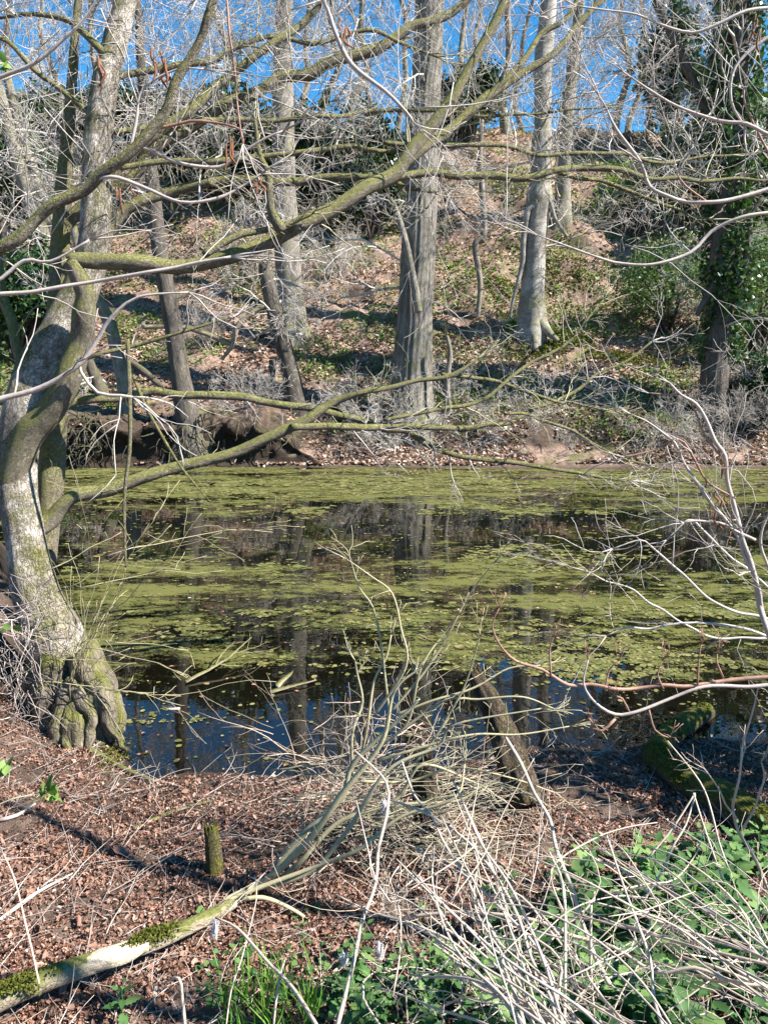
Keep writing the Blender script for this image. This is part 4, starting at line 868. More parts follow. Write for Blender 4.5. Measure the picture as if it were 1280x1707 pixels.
# ---------------------------------------------------------------- fallen branch with its shoots
def fallen_branch():
    L = [(-40, 1680, 43, 2.02), (80, 1632, 38, 2.12), (170, 1600, 34, 2.2), (250, 1572, 29, 2.3), (320, 1542, 25, 2.4), (380, 1510, 21, 2.55), (415, 1485, 14, 2.65)]
    p, r = px_line(L)
    t = thing("fallen_branch", p[1], "long fallen branch with a torn mossy butt spreading into green shoots over the bank", "branch")
    trunk_mesh("bough", p, r, M['dead_wood'], t, 24, .02, lump=.12, seed=11)
    q, s = px_line([(140, 1610, 26, 2.17), (175, 1598, 31, 2.19), (215, 1585, 29, 2.23), (245, 1574, 20, 2.27)])
    trunk_mesh("torn_patch", q, [a*1.05 for a in s], M['split_wood'], t, 26, .012, ridges=9, ridge_amp=.10, lump=.24, seed=12)
    for (a, b) in (((-40, 1680, 40, 2.0), (105, 1622, 38, 2.12)), ((205, 1586, 31, 2.22), (305, 1548, 25, 2.36))):
        q, s = px_line([a, ((a[0]+b[0])/2, (a[1]+b[1])/2-4, (a[2]+b[2])/2, (a[3]+b[3])/2), b]); sp_, sr = spline(q, s, .01); n = 2200
        i = np.clip((rng.beta(2.2, 2.2, n)*len(sp_)).astype(int), 0, len(sp_)-1); th = rng.normal(1.3, .7, n)
        pos = sp_[i]+np.stack([rng.normal(0, .004, n), -np.cos(th)*sr[i], np.sin(th)*sr[i]], 1); pos = pos[fbm(pos[:, 0]*22, pos[:, 1]*22+th*2, 73, 3) > .46]; n = len(pos)
        tag(scatter("moss", LEAF_V, LEAF_F, pos, rot_mats(n, .9), rng.uniform(.006, .014, n), M['moss_tuft'], t), kind="stuff")
    shoots = [[(395, 1500, 18, 2.58), (470, 1440, 16), (520, 1385, 15), (565, 1318, 13), (600, 1262, 11), (650, 1195, 8), (675, 1150, 5)],
              [(385, 1508, 18, 2.56), (450, 1465, 16), (520, 1400, 15), (580, 1325, 13), (640, 1240, 10), (665, 1170, 6), (690, 1120, 4)],
              [(410, 1490, 16, 2.6), (490, 1440, 14), (560, 1380, 13), (640, 1330, 11), (720, 1300, 8), (790, 1290, 5)],
              [(400, 1500, 15, 2.62), (500, 1450, 13), (580, 1385, 12), (650, 1290, 9), (720, 1255, 8), (800, 1215, 6), (900, 1195, 4)],
              [(415, 1490, 14, 2.62), (520, 1445, 12), (600, 1410, 11), (680, 1370, 9), (740, 1320, 7), (800, 1300, 4)],
              [(400, 1505, 12, 2.56), (440, 1502, 12), (490, 1522, 10), (545, 1556, 6)],
              [(590, 1290, 9, 2.95), (596, 1220, 8), (598, 1170, 7), (590, 1120, 6), (582, 1100, 4)],
              [(600, 1270, 9, 3.0), (615, 1200, 8), (620, 1140, 7), (640, 1090, 6), (655, 1060, 4)],
              [(640, 1200, 8, 3.0), (668, 1110, 7), (672, 1050, 6), (655, 995, 5), (618, 960, 4), (580, 935, 2.5)],
              [(650, 1190, 7, 3.0), (632, 1060, 6), (618, 1010, 5), (600, 975, 4), (578, 935, 2.5)],
              [(655, 1190, 8, 3.0), (705, 1120, 7), (745, 1060, 6), (785, 1000, 5), (822, 945, 3)],
              [(660, 1200, 8, 3.05), (720, 1165, 7), (790, 1145, 6), (850, 1120, 5), (900, 1110, 3)],
              [(660, 1220, 8, 3.05), (740, 1170, 7), (800, 1165, 6), (870, 1160, 5), (930, 1180, 3)],
              [(640, 1270, 9, 3.0), (720, 1235, 8), (790, 1222, 6), (860, 1225, 5), (940, 1212, 3)],
              [(560, 1370, 10, 2.9), (660, 1345, 8), (750, 1340, 7), (820, 1310, 5), (900, 1330, 3)],
              [(620, 1330, 9, 3.0), (700, 1270, 8), (760, 1190, 7), (780, 1130, 5), (800, 1060, 3)],
              [(600, 1300, 9, 2.95), (680, 1300, 7), (760, 1280, 6), (850, 1290, 4), (930, 1330, 3)],
              [(640, 1240, 7, 3.0), (690, 1200, 7), (700, 1120, 6), (740, 1050, 4), (760, 1020, 3)]]
    for k, L in enumerate(shoots):
        if k < 5: u_ = [.95, .55, .75, .3, .1][k]; L = [(330+85*u_, 1538-53*u_, 9, 2.43+.22*u_), (372+85*u_, 1508-50*u_, 13, 2.55+.2*u_)] + [(q[0]+(i+1)*random.uniform(-6, 6), q[1]+(i+1)*random.uniform(-5, 5), *q[2:]) for i, q in enumerate(L[1:])]
        p, r = px_line(L); r = [a*(.8 if k < 2 else .62) for a in r]
        if k > 1: p = [vadd(a, (random.gauss(0, .012), random.gauss(0, .02), random.gauss(0, .012))) for a in p]
        s_ = trunk_mesh("shoot", p, r, M['twig_green'] if k % 3 else M['twig_lichen'], t, 8, .03, lump=.1, seed=k)
        T = Tubes(); along(p, r, T, 5, .15, 1, .0022, (0, 0, .3), .3, kids=(1, 2)); tag(T.build("twig_spray", M['twig_green'] if k % 2 else M['twig_lichen'], s_), kind="stuff")
    T = Tubes()
    for _ in range(75):
        a = P(random.uniform(440, 700), random.uniform(1280, 1480), random.uniform(2.7, 3.1))
        if a[2] < gz(a[0], a[1]): continue
        grow(T, a, vnorm((1, random.uniform(-.4, .3), random.uniform(-.1, .35))), random.uniform(.25, .8), random.uniform(.002, .005), 1, .12, (0, 0, -.2), (1, 3), (.3, .8), rmin=.0012)
    tag(T.build("twig_tangle", M['twig_lichen'], t), kind="stuff")
    T = Tubes()
    for _ in range(300):
        q = GP(random.gauss(650, 90), random.gauss(1370, 75)); 
        grow(T, (q[0], q[1], q[2]+random.uniform(.0, .22)), vnorm((random.uniform(-1, 1), random.gauss(-.1, .5), random.gauss(.05, .25))), random.uniform(.15, .55), random.uniform(.0012, .0035), 1, .13, (0, 0, -.3), (1, 3), (.3, .8), rmin=.0009)
    tag(T.build("brush_heap", M['cane_dark']), "heap of fine dead twigs and brown straw between the fallen shoots and the canes", "brush", None, "stuff")
fallen_branch()
stick("water_twig", [(565, 1072, 3, 5.0), (400, 1075, 4, 4.9)], M['twig_grey'], "tiny pale twig floating in the duckweed", "twig") if False else None

# branches lying in the water
def water_branch(name, label, a, b, mat, w_=5, lvl=2):
    A = GP(*a, lo=3.6); B = GP(*b, lo=3.6); t = thing(name, A, label, "branch")
    d = vnorm(vsub(B, A)); L = vlen(vsub(B, A)); r = .5*w_/F_PX*A[1]
    T = Tubes(); grow(T, (A[0], A[1], .012), d, L, r, lvl, .09 if lvl else .03, (0, 0, .06), (3, 5), (.4, .8), rmin=.0018); T.build("stem", mat, t)
water_branch("water_branch", "pale dead branch floating beside the tree roots in the blue water", (300, 1185), (178, 1160), M['twig_pale'], 6)
water_branch("water_branch", "dead branch poking out of the duckweed beyond the blue water", (310, 1140), (428, 1092), M['dead_wood'], 8)
water_branch("water_branch", "dull weathered piece of branch slanting through the duckweed beyond the blue water", (462, 1148), (500, 1108), M['dead_wood'], 12, 0)
water_branch("water_branch", "dull flat branch lying level beside the slanting weathered piece in the duckweed", (450, 1158), (530, 1140), M['dead_wood'], 10, 0)

# ---------------------------------------------------------------- hazel twigs in the foreground
def catkins(parent, at, n=3, L=.055, Y=None):
    for (px, py, Yc) in at:
        for _ in range(n):
            L = random.uniform(.02, .062); q_ = random.uniform(.5, .85)
            a = P(px+random.gauss(0, 9), py+random.gauss(0, 9), Yc+random.gauss(0, .02))
            pts = [a, vadd(a, (random.gauss(0, .003), 0, -L*.35)), vadd(a, (random.gauss(0, .005), 0, -L*.7)), vadd(a, (random.gauss(0, .007), 0, -L))]
            trunk_mesh("catkin", pts, [.0022*q_, .004*q_, .0042*q_, .002*q_], M['catkin'], parent, 8, .006, lump=.25, seed=random.randint(0, 60))
def hazel(name, label, base, stems, cat="shrub", ck=(), mats=('twig_pale', 'twig_grey'), den=5, tl=.22, extra=None):
    t = thing(name, base, label, cat)
    for k, (L, mt) in enumerate(stems):
        p, r = px_line(L); r = [a*.66 for a in r]; p, r = kink(p, r, .0045, .07)
        s_ = trunk_mesh("branch", p, r, M[mt], t, 12, .02, lump=.08, seed=k+3)
        T = Tubes(); along(p, r, T, den, tl, 1, .0022, (0, 0, .2), .15, kids=(1, 3), rmin=.0009)
        tag(T.build("twig_spray", M[mats[k % 2]], s_), kind="stuff")
    catkins(t, ck)
    if extra: extra(t)
    return t
random.seed(123)
hazel("hazel_bush", "overhanging hazel branches with pale twigs and brown catkins entering from the upper left", (-2.0, 1.2, .6), [
    ([(-140, 500, 34, 1.9), (-20, 420, 31), (60, 365, 30), (130, 310, 30), (210, 260, 28), (262, 212, 26), (300, 140, 24), (330, 70, 22), (365, -20, 20), (420, -150, 16)], 'bark_limb'),
    ([(-120, 515, 12, 1.75), (-10, 495, 11), (60, 486, 10), (150, 470, 10), (250, 458, 9), (330, 442, 8), (385, 428, 6)], 'twig_pale'),
    ([(-120, 740, 16, 1.55), (-10, 672, 14), (60, 640, 13), (130, 600, 12), (160, 570, 11), (185, 530, 9), (230, 500, 7), (315, 487, 4)], 'twig_pale'),
    ([(130, 600, 8, 1.57), (140, 625, 8), (165, 650, 8), (190, 660, 8), (222, 662, 6)], 'twig_pale'),
    ([(-120, 190, 12, 1.7), (-5, 125, 10), (60, 100, 10), (105, 65, 9), (140, 28, 7), (180, -30, 5)], 'twig_pale'),
    ([(130, 310, 9, 1.9), (190, 298, 9), (240, 310, 9), (300, 337, 8), (360, 330, 8), (410, 305, 6), (435, 290, 4)], 'twig_pale'),
    ([(200, 260, 9, 1.95), (245, 248, 9), (300, 272, 8), (360, 281, 8), (400, 260, 7), (440, 225, 6), (472, 218, 4)], 'twig_pale'),
    ([(215, 260, 8, 1.9), (225, 210, 8), (245, 150, 7), (295, 120, 5), (340, 115, 4)], 'twig_pale'),
    ([(-60, 470, 10, 1.8), (0, 465, 9), (40, 435, 9), (90, 432, 7), (150, 400, 5)], 'twig_pale'),
    ([(490, -120, 10, 2.0), (520, -30, 10), (560, 60, 11), (590, 110, 11), (640, 155, 10), (675, 185, 7), (690, 205, 4)], 'twig_pale'),
    ([(260, 215, 8, 1.95), (340, 200, 7), (400, 215, 6), (405, 250, 4)], 'twig_red'),
    ([(370, -60, 6, 1.9), (380, 60, 6), (390, 150, 5), (405, 240, 4)], 'twig_red'),
], ck=[(430, 305, 1.9), (375, 225, 1.9), (255, 80, 1.9), (563, 40, 2.0), (205, 310, 1.9), (165, 95, 1.7), (275, 95, 1.9)])
def high_limbs(t):  # unseen limbs above the frame, added to cast shadows on the near bank
    for (pts, r0) in (([(5.2, .8, 2.2), (4.2, 1.3, 3.6), (3.3, 1.62, 4.15), (2.85, 1.9, 4.2), (2.35, 2.15, 4.25), (1.9, 2.5, 4.5)], .045), ([(5.2, .7, 2.2), (4.4, .8, 3.4), (3.6, .9, 3.9), (2.9, 1.0, 4.3), (2.2, 1.3, 4.7)], .05)):
        rr = [r0*(1-.12*i) for i in range(len(pts))]
        b_ = trunk_mesh("branch", pts, rr, M['bark_limb'], t, 12, .04, lump=.1, seed=8)
        T = Tubes(); along(pts, rr, T, 7, .6, 2, .006, (0, 0, .1), .2); tag(T.build("twig_spray", M['twig_grey'], b_), kind="stuff")
hazel("hazel_bush", "overhanging hazel twigs arching in from the upper right edge", (2.2, 1.4, .6), [
    ([(1420, 250, 12, 1.9), (1290, 303, 10), (1230, 330, 10), (1190, 336, 10), (1110, 331, 9), (1085, 311, 9), (1065, 270, 8), (1030, 215, 7), (1010, 180, 4)], 'twig_pale'),
    ([(1420, 345, 10, 1.9), (1290, 352, 9), (1240, 360, 9), (1190, 385, 9), (1150, 420, 8), (1080, 440, 7), (1000, 432, 6), (940, 410, 5), (895, 392, 3)], 'twig_pale'),
    ([(1420, 250, 11, 1.9), (1290, 218, 9), (1200, 200, 8), (1130, 180, 7), (1085, 155, 6), (1050, 128, 4)], 'twig_pale'),
    ([(1300, 290, 6, 1.95), (1268, 230, 6), (1245, 180, 5), (1240, 150, 3)], 'twig_red'),
    ([(1420, 40, 11, 1.9), (1280, 60, 9), (1230, 110, 8), (1222, 170, 7), (1240, 210, 5)], 'twig_pale'),
    ([(1180, 338, 5, 1.9), (1145, 310, 5), (1128, 290, 3)], 'twig_red'),
    ([(1420, -10, 10, 1.95), (1250, 20, 8), (1150, 60, 7), (1060, 20, 5), (960, 10, 4)], 'twig_grey'),
], ck=[(1258, 40, 1.9)], den=5, extra=high_limbs)
hazel("hazel_bush", "hazel sapling with pale slanting stems and brown catkins at the right edge over the water", (1.75, 2.6, .3), [
    ([(1330, 1330, 20, 2.5), (1300, 1140, 16), (1275, 1040, 14), (1258, 970, 13), (1240, 900, 12), (1212, 800, 11), (1192, 735, 10), (1155, 675, 8), (1115, 638, 5)], 'twig_pale'),
    ([(1290, 1070, 9, 2.5), (1262, 980, 9), (1230, 900, 8), (1185, 840, 8), (1140, 770, 7), (1105, 720, 6), (1050, 690, 3)], 'twig_pale'),
    ([(1225, 830, 6, 2.5), (1190, 815, 6), (1130, 735, 6), (1085, 750, 5), (1040, 762, 3)], 'twig_red'),
    ([(1258, 900, 8, 2.5), (1200, 875, 7), (1160, 870, 6), (1140, 872, 4)], 'twig_pale'),
    ([(1300, 1010, 8, 2.55), (1270, 910, 7), (1285, 850, 6)], 'twig_pale'),
    ([(1200, 760, 5, 2.5), (1160, 690, 5), (1140, 660, 5), (1080, 655, 3)], 'twig_red'),
    ([(1310, 1075, 8, 2.6), (1230, 1045, 7), (1150, 1040, 6), (1080, 1045, 5), (1010, 1060, 3)], 'twig_grey'),
    ([(1300, 1040, 7, 2.7), (1200, 1010, 6), (1120, 940, 6), (1065, 900, 4), (1020, 915, 3)], 'twig_grey'),
    ([(1300, 1060, 7, 2.7), (1180, 1060, 6), (1080, 1000, 5), (1010, 965, 4), (950, 945, 2.5)], 'twig_grey'),
    ([(1310, 1000, 7, 2.7), (1220, 930, 6), (1150, 870, 5), (1110, 900, 3)], 'twig_grey'),
], ck=[(1197, 785, 2.5), (1195, 825, 2.5), (1205, 870, 2.5), (1193, 850, 2.5)], den=9, tl=.35)
random.seed(124)
spurs = [([(880, 1112, 4, 1.8), (920, 1110, 5), (915, 1060, 2)], 'twig_red')]
def spur(a, b, c, w_=5): return ([(a[0], a[1], w_, 1.8), (b[0], b[1], w_*.9), (c[0], c[1], w_*.5)], 'twig_red')
hazel("hazel_branch", "smooth red brown twigs with short spurs reaching in from the lower right edge", (1.2, 1.8, .8), [
    ([(1420, 1120, 12, 1.8), (1290, 1130, 10), (1180, 1140, 9.5), (1100, 1150, 9), (1020, 1152, 9), (950, 1140, 9), (900, 1118, 8), (860, 1100, 7), (832, 1072, 6), (822, 1042, 5), (832, 1014, 3)], 'twig_red'),
    ([(1420, 1140, 11, 1.8), (1290, 1140, 9), (1200, 1141, 9), (1120, 1160, 8), (1060, 1185, 8), (1025, 1198, 8), (990, 1170, 6), (972, 1140, 5), (980, 1100, 3)], 'twig_pale'),
    spur((1025, 1198), (1005, 1218), (987, 1214), 8), spur((918, 1128), (914, 1090), (922, 1062)), spur((1008, 1150), (1018, 1120), (1030, 1102)),
    spur((1105, 1148), (1100, 1125), (1103, 1102)), spur((1162, 1142), (1164, 1105), (1168, 1075)), spur((1050, 1190), (1038, 1170), (1023, 1158)), spur((1080, 1180), (1090, 1212), (1115, 1230)), spur((1205, 1130), (1196, 1105), (1195, 1090)),
], cat="branch", den=.6, tl=.06, mats=('twig_red', 'twig_red'))
hazel("bramble_stem", "brown branching dead stem standing in front of the mossy log at the right edge", GP(1275, 1500), [
    ([(1290, 1510, 8, 2.2), (1262, 1440, 8), (1232, 1385, 7), (1225, 1355, 7), (1228, 1300, 6), (1240, 1240, 5), (1262, 1150, 3)], 'cane_dark'),
    ([(1235, 1385, 6, 2.2), (1255, 1350, 5), (1272, 1300, 5), (1268, 1270, 3)], 'cane_dark'),
    ([(1228, 1365, 5, 2.2), (1200, 1320, 4), (1180, 1290, 3)], 'cane_dark'),
], cat="stem", den=6, tl=.15, mats=('cane_dark', 'cane_dark'))

# ---------------------------------------------------------------- dry canes at lower right
random.seed(321)
CL = "straight dry cane in the pale bundle lying over the nettles"
def cane(L, label, group, mat='cane', y0=None, name="dry_cane"):
    p, r = px_line(L, y0); r = [a*.66 for a in r]; p, r = kink(p, r, .006, .10)
    return tag(trunk_mesh(name, p, r, M[mat], None, 8, .03, lump=.05, seed=random.randint(0, 90)), label, "cane", group)
for k in range(58):
    u = random.random()
    x1 = 930+random.gauss(0, 60)+260*u; y1 = 1720+random.uniform(-5, 60) if u < .6 else 1600+random.uniform(0, 120)
    if u >= .6: x1 = 1290+random.uniform(0, 60)
    L_ = random.uniform(.55, 1.1); ang = random.gauss(2.62, .14) if u > .3 else random.gauss(2.1, .35)
    ln = random.uniform(230, 520)
    x0 = x1+cos(ang)*ln; y0_ = y1-sin(ang)*ln
    Y1 = random.uniform(1.15, 1.45); Y0 = Y1+random.uniform(.25, .55)
    mx, my = (x0+x1)/2+random.gauss(0, 34), (y0_+y1)/2+random.gauss(0, 34)-26
    wd = random.uniform(3.5, 8)
    cane([(x1, y1, wd*1.15, Y1), (mx, my, wd, (Y0+Y1)/2), (x0, y0_, wd*.6, Y0)], CL, "dry canes over the nettles", random.choice(['cane', 'cane', 'cane', 'twig_pale', 'cane_dark']))
for k in range(46):
    x1, y1 = random.uniform(640, 1290), random.uniform(1480, 1720); a_ = random.uniform(.2, 2.9); ln = random.uniform(90, 280); Y1 = random.uniform(1.3, 1.75)
    x0, y0_ = x1+cos(a_)*ln, y1-sin(a_)*ln; bx, by = random.gauss(0, 40), random.gauss(-10, 30); w_ = random.uniform(2.5, 5)
    cane([(x1, y1, w_, Y1), ((2*x1+x0)/3+bx, (2*y1+y0_)/3+by, w_, Y1+.06), ((x1+2*x0)/3+bx*.8, (y1+2*y0_)/3+by*.9, w_*.8, Y1+.12), (x0, y0_, w_*.5, Y1+.16)], "thin curved stalk tangled among the pale canes at lower right", "thin stalks among the canes", random.choice(['cane', 'cane', 'cane_dark', 'twig_pale']), name="dry_stalk")
CN = [([(1015, 1640, 12, 1.6), (975, 1540, 11, 1.75), (930, 1420, 10, 1.9), (890, 1320, 9, 2.05), (843, 1230, 8, 2.15)], "thick pale cane slanting up over the shaded leaves toward the rotten log", 'cane'),
      ([(680, 1528, 9, 1.75), (760, 1523, 9, 1.7), (850, 1526, 9, 1.65), (960, 1562, 9, 1.6), (1090, 1612, 9, 1.5), (1300, 1645, 9, 1.4)], "curved pale cane crossing nearly level over the bundle", 'cane'),
      ([(880, 1740, 10, 1.3), (850, 1620, 9, 1.45), (800, 1510, 8, 1.6), (740, 1400, 7, 1.75), (690, 1330, 6, 1.9), (670, 1270, 5, 2.0)], "long pale cane bending over the tangle of shoots at the centre", 'cane'),
      ([(930, 1720, 9, 1.3), (890, 1600, 8, 1.45), (830, 1470, 8, 1.6), (770, 1390, 7, 1.75), (640, 1330, 5, 1.9)], "pale cane crossing the others toward the broken stump", 'cane'),
      ([(860, 1680, 8, 1.4), (760, 1590, 7, 1.55), (700, 1550, 7, 1.65), (640, 1525, 5, 1.75)], "short pale cane left of the bundle running down to the bottom edge", 'cane'),
      ([(940, 1720, 8, 1.35), (945, 1600, 8, 1.45), (938, 1480, 8, 1.55), (915, 1420, 5, 1.6)], "upright pale cane standing in the bundle", 'cane'),
      ([(990, 1700, 7, 1.5), (988, 1600, 7, 1.55), (985, 1500, 6, 1.6)], "short upright straw standing in the nettles right of the bundle", 'cane'),
      ([(1070, 1505, 5, 2.2), (1120, 1410, 5, 2.3), (1158, 1325, 4, 2.4)], "thin straw leaning right toward the mossy log", 'cane'),
      ([(1080, 1430, 5, 2.4), (1120, 1380, 5, 2.45), (1158, 1322, 4, 2.5)], "thin bent straw crossing the shaded leaves", 'cane'),
      ([(1212, 1445, 5, 2.3), (1190, 1360, 5, 2.4), (1155, 1280, 4, 2.5), (1112, 1235, 3, 2.5)], "thin straw curving up in front of the mossy log", 'cane'),
      ([(1205, 1470, 5, 2.2), (1180, 1390, 5, 2.3), (1155, 1322, 4, 2.4)], "thin straight straw in front of the mossy log", 'cane'),
      ([(545, 1740, 11, 1.35), (510, 1680, 10, 1.45), (450, 1610, 9, 1.6), (390, 1550, 7, 1.7), (360, 1530, 5, 1.75)], "pinkish dry stem arching left to a fluffy seed head", 'cane_dark'),
      ([(560, 1720, 11, 1.4), (590, 1600, 10, 1.5), (618, 1480, 9, 1.6), (640, 1360, 8, 1.7), (645, 1300, 6, 1.75), (590, 1250, 4, 1.8)], "tall pinkish stem rising in front of the fallen shoots with fluffy heads", 'cane_dark'),
      ([(376, 1720, 4, 1.7), (400, 1600, 4, 1.8), (425, 1500, 3, 1.9), (425, 1460, 3, 1.95)], "hair thin straw standing left of the fluffy seed head", 'cane'),
      ([(310, 1720, 8, 1.6), (303, 1660, 8, 1.65), (300, 1628, 7, 1.65), (270, 1640, 4, 1.7)], "short hooked pale stem at the bottom edge", 'cane'),
      ([(455, 1720, 6, 1.5), (465, 1640, 6, 1.55), (475, 1600, 5, 1.6)], "short upright grey straw beside the fresh grass tuft", 'cane'),
      ([(640, 1720, 6, 1.4), (605, 1660, 6, 1.5), (600, 1640, 6, 1.55), (625, 1620, 4, 1.6)], "crooked pale straw curling among the nettles at the bottom", 'cane'),
      ([(680, 1720, 4, 1.5), (676, 1650, 4, 1.5)], "stub of straw sticking up at the bottom centre", 'cane'),
      ([(66, 1640, 5, 1.9), (45, 1540, 5, 2.0), (20, 1460, 4, 2.1), (0, 1410, 4, 2.15)], "thin brown stem rising from the fallen branch at the left edge", 'cane_dark')]
for L, lb, mt in CN: cane(L, lb, None, mt)
T = Tubes()
for _ in range(260):
    a = P(random.uniform(640, 1290), random.uniform(1430, 1720), random.uniform(1.4, 1.9))
    if a[2] < gz(a[0], a[1])+.02: continue
    grow(T, a, vnorm((random.gauss(-.2, .8), random.gauss(0, .5), random.gauss(.2, .6))), random.uniform(.05, .28), random.uniform(.0008, .002), 1 if random.random() < .3 else 0, .3, (0, 0, -.3), (1, 3), rmin=.0006)
tag(T.build("straw_litter", M['cane']), "short broken straws and curled stalks caught among the dry canes", "straw", None, "stuff")

# fluffy old seed heads
def seed_head(px, py, Y, label, L=.05):
    a = P(px, py, Y); t = thing("seed_head", a, label, "seed head"); T = Tubes()
    core = [a, vadd(a, (.004, 0, -L*.5)), vadd(a, (.002, 0, -L))]
    trunk_mesh("core", core, [.004, .008, .004], M['fluff'], t, 9, .006, lump=.3, seed=3)
    for _ in range(260):
        u = random.random(); q = vadd(a, (random.gauss(.002, .004), random.gauss(0, .004), -L*u))
        grow(T, q, vnorm(rvec()), random.uniform(.005, .014), .0005, 0, .5, (0, 0, -.2), rmin=.0003)
    tag(T.build("fluff", M['fluff'], t), kind="stuff")
seed_head(356, 1535, 1.75, "grey fluffy seed head hanging beside the fallen branch at lower left")
seed_head(630, 1570, 1.55, "grey fluffy seed head hanging right of the tall pinkish stem", .045)
seed_head(572, 1590, 1.52, "small fluffy seed head hanging left of the tall pinkish stem", .03)
seed_head(640, 1335, 1.72, "fluffy seed head caught high on the tall pinkish stem", .04)

# ---------------------------------------------------------------- nettles, dock, sprig
def nettle_leaf():
    n = 9; V = []; Fc = []
    for i in range(n+1):
        t_ = i/n; wv = .36*(sin(pi*min(1, t_*.92+.10))**.8)*(1-.45*t_)*(1.05 if i % 2 else .70) if 0 < i < n else (.06 if i == 0 else .0)
        zc = -.22*t_*t_
        V += [(-wv, t_+(.03 if i % 2 else -.02), zc+.10*wv*2), (0, t_, zc), (wv, t_+(.03 if i % 2 else -.02), zc+.10*wv*2)]
    for i in range(n):
        a = i*3; Fc += [(a, a+1, a+4, a+3), (a+1, a+2, a+5, a+4)]
    return V, Fc
NV, NF = nettle_leaf()
def nettle_proto(seed, h, pairs, big):
    r_ = random.Random(seed)
    t = thing("nettle", (0, 0, 0), "", "nettle", "young nettles on the near bank")
    T = Tubes(); pts = [(0, 0, -.03)]; x_ = y_ = 0
    for i in range(1, 6): x_ += r_.gauss(0, .006); y_ += r_.gauss(0, .006); pts.append((x_, y_, h*i/5))
    T.add(pts, [.0028, .0026, .0024, .0022, .002, .0015], 6); T.build("stem", M['nettle'], t)
    pos = []; Ms = []; sc = []
    for i in range(pairs):
        u = .25+.75*i/(pairs-1); j = min(4, int(u*5)); base = np.array(pts[j])+(np.array(pts[j+1])-np.array(pts[j]))*(u*5-j if u < 1 else 1)
        ln = big*(1-.62*u**2.0)
        for s in range(2):
            yaw = i*pi/2+s*pi+r_.gauss(0, .25); el = r_.gauss(.05+.55*u*u, .15)
            d = np.array([cos(yaw)*cos(el), sin(yaw)*cos(el), sin(el)]); sd_ = np.array([-sin(yaw), cos(yaw), 0]); up = np.cross(d, -sd_); up = up if up[2] > 0 else -up
            Ms.append(np.stack([sd_, d, up], 1)); pos.append(base+d*.012); sc.append(ln*r_.uniform(.85, 1.1))
    scatter("leaf_pair", NV, NF, np.array(pos), np.array(Ms), np.array(sc), M['nettle'], t, True)
    return t
nprot = [nettle_proto(1, .16, 5, .085), nettle_proto(2, .11, 4, .075), nettle_proto(3, .22, 6, .09), nettle_proto(4, .08, 4, .06)]
random.seed(42)
NL = ["young nettle in the thick patch at lower right", "young nettle in the sparse patch at bottom centre", "young nettle in the shade by the mossy log"]
cnt = 0; firstn = set()
def put_nettle(px, py, lb, sc=1.0):
    global cnt
    q = GP(px, py); k = random.randint(0, 3)
    rot = (random.gauss(0, .12), random.gauss(0, .12), random.uniform(0, 6.28)); loc = (q[0], q[1], q[2])
    if k not in firstn:
        firstn.add(k); o = nprot[k]; o.location = loc; o.rotation_euler = rot; o.scale = (sc, sc, sc); o["label"] = lb
    else: copy_tree(nprot[k], loc, rot, sc, lb)
    cnt += 1
for _ in range(130):
    px = random.uniform(830, 1300); py = random.uniform(1480, 1760)
    if px < 900 and py < 1540: continue
    put_nettle(px, py, NL[0], random.uniform(.9, 1.5))
for _ in range(34): put_nettle(random.uniform(540, 800), random.uniform(1610, 1760), NL[1], random.uniform(.6, 1.0))
for _ in range(16): put_nettle(random.uniform(1110, 1290), random.uniform(1440, 1500), NL[2], random.uniform(.8, 1.15))
put_nettle(200, 1700, "small nettle alone at the bottom left among dead leaves", .7)
put_nettle(925, 1470, "lone nettle seedling left of the thick nettle patch on shaded leaves", .8)
put_nettle(970, 1465, "second nettle seedling at the edge of the shaded leaves", .9)
# ivy and seedling leaves around the branch butt
n = 420; px = rng.uniform(330, 760, n); py = rng.uniform(1520, 1700, n)
q = np.array([GP(a, b) for a, b in zip(px, py)]); kp = fbm(q[:, 0]*4, q[:, 1]*4, 83, 3) > .5; q = q[kp]
tag(scatter("ground_ivy", IVY_V, IVY_F, q+np.array([0, 0, .025]), rot_mats(len(q), .4), rng.uniform(.015, .035, len(q)), M['nettle']), "small ivy and seedling leaves in front of the fallen branch", "ground cover", None, "stuff")

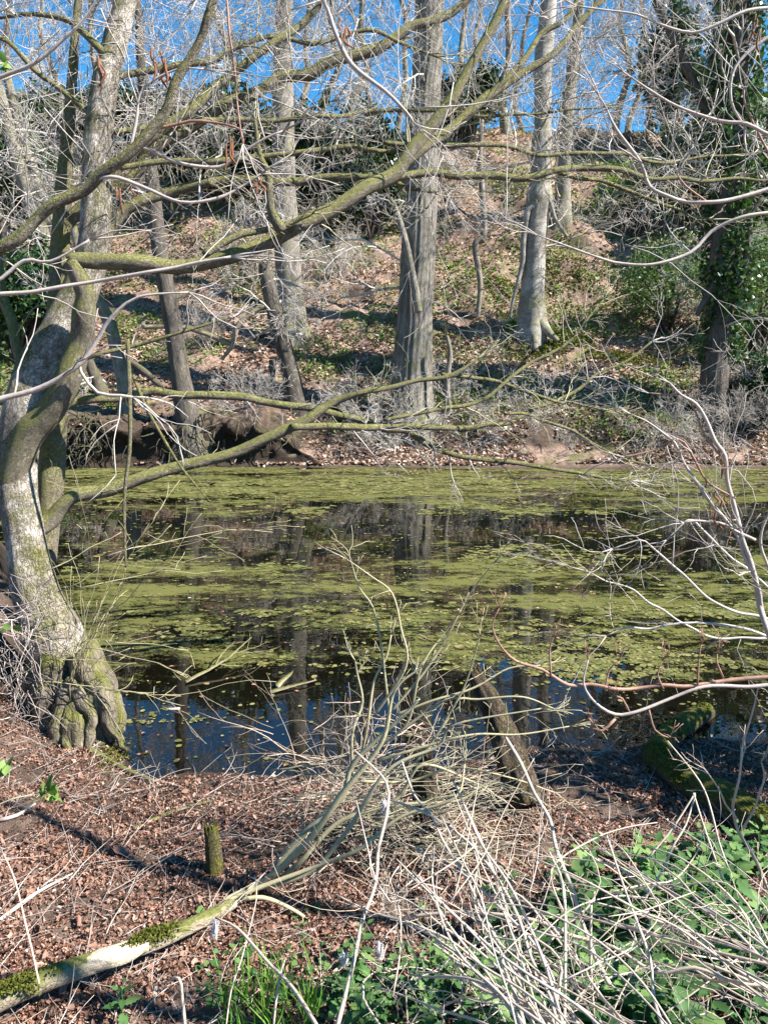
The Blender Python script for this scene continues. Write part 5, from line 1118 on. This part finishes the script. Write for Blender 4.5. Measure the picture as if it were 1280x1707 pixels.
def dock():
    b = GP(1185, 1575); t = thing("dock_plant", b, "dock plant with long smooth leaves among the nettles at right", "plant")
    def lf(L, wd, yaw, el):
        V = []; Fc = []; n = 12
        for i in range(n+1):
            u = i/n; w_ = wd*(sin(pi*min(1, u*.93+.05))**.75); r_ = L*u*cos(el-u*.7); z_ = L*u*sin(el-u*.55)+.0; wv = .006*sin(u*17)
            V += [(-w_, r_, z_+.012+wv), (0, r_, z_), (w_, r_, z_+.012-wv)]
        for i in range(n): a = i*3; Fc += [(a, a+1, a+4, a+3), (a+1, a+2, a+5, a+4)]
        V = np.array(V); c, s = cos(yaw), sin(yaw); V = V @ np.array([[c, s, 0], [-s, c, 0], [0, 0, 1]]) + np.array(b)
        mesh_np("leaf", V, np.concatenate([np.array(f) for f in Fc]), [4]*len(Fc), M['dock'], t)
    lf(.22, .032, .5, 1.0); lf(.2, .034, -.6, .7); lf(.18, .03, 1.6, .6); lf(.17, .03, 2.6, .6); lf(.19, .03, -1.7, .8)
dock()
def sprig(px, py, Y, label, n=16, L=.055):
    a = P(px, py, Y); t = thing("leaf_sprig", a, label, "sprig"); T = Tubes()
    e = P(px-120, py+40, Y-.05); T.add([e, P(px-60, py+14, Y-.02), a], [.0025, .002, .0015], 6); T.build("stem", M['twig_lichen'], t)
    V = np.array(LEAF_V)*np.array([1.1, 1, 1]); pos = np.array([vadd(a, (random.gauss(0, .012), random.gauss(0, .012), random.gauss(0, .006))) for _ in range(n)])
    scatter("leaf", V, LEAF_F, pos, rot_mats(n, .75), rng.uniform(.5*L, L, n), M['bright'], t, True)
sprig(80, 1318, 2.0, "fresh green leaf sprig opening over the dead leaves at the left edge")
sprig(8, 1285, 1.9, "small green leaf tips at the very left edge above the leaf sprig", 9, .045)
sprig(5, 105, 1.8, "green leaf tip at the upper left edge", 5, .05)
sprig(6, 1045, 2.2, "tiny green leaf at the left edge beside the leaning trunk", 4, .04)

# bank tangle at the left of the roots
T = Tubes(); random.seed(99)
for _ in range(150):
    a = P(random.uniform(-30, 70), random.uniform(1000, 1215), random.uniform(4.0, 4.25))
    grow(T, a, vnorm((random.gauss(.1, .5), random.gauss(-.2, .3), random.gauss(-.4, .8))), random.uniform(.1, .4), random.uniform(.001, .004), 1, .2, (0, 0, -.4), (0, 3), rmin=.001)
tag(T.build("root_tangle", M['twig_pale']), "tangle of dry stalks and rootlets against the bank left of the leaning trunk", "stalks", None, "stuff")
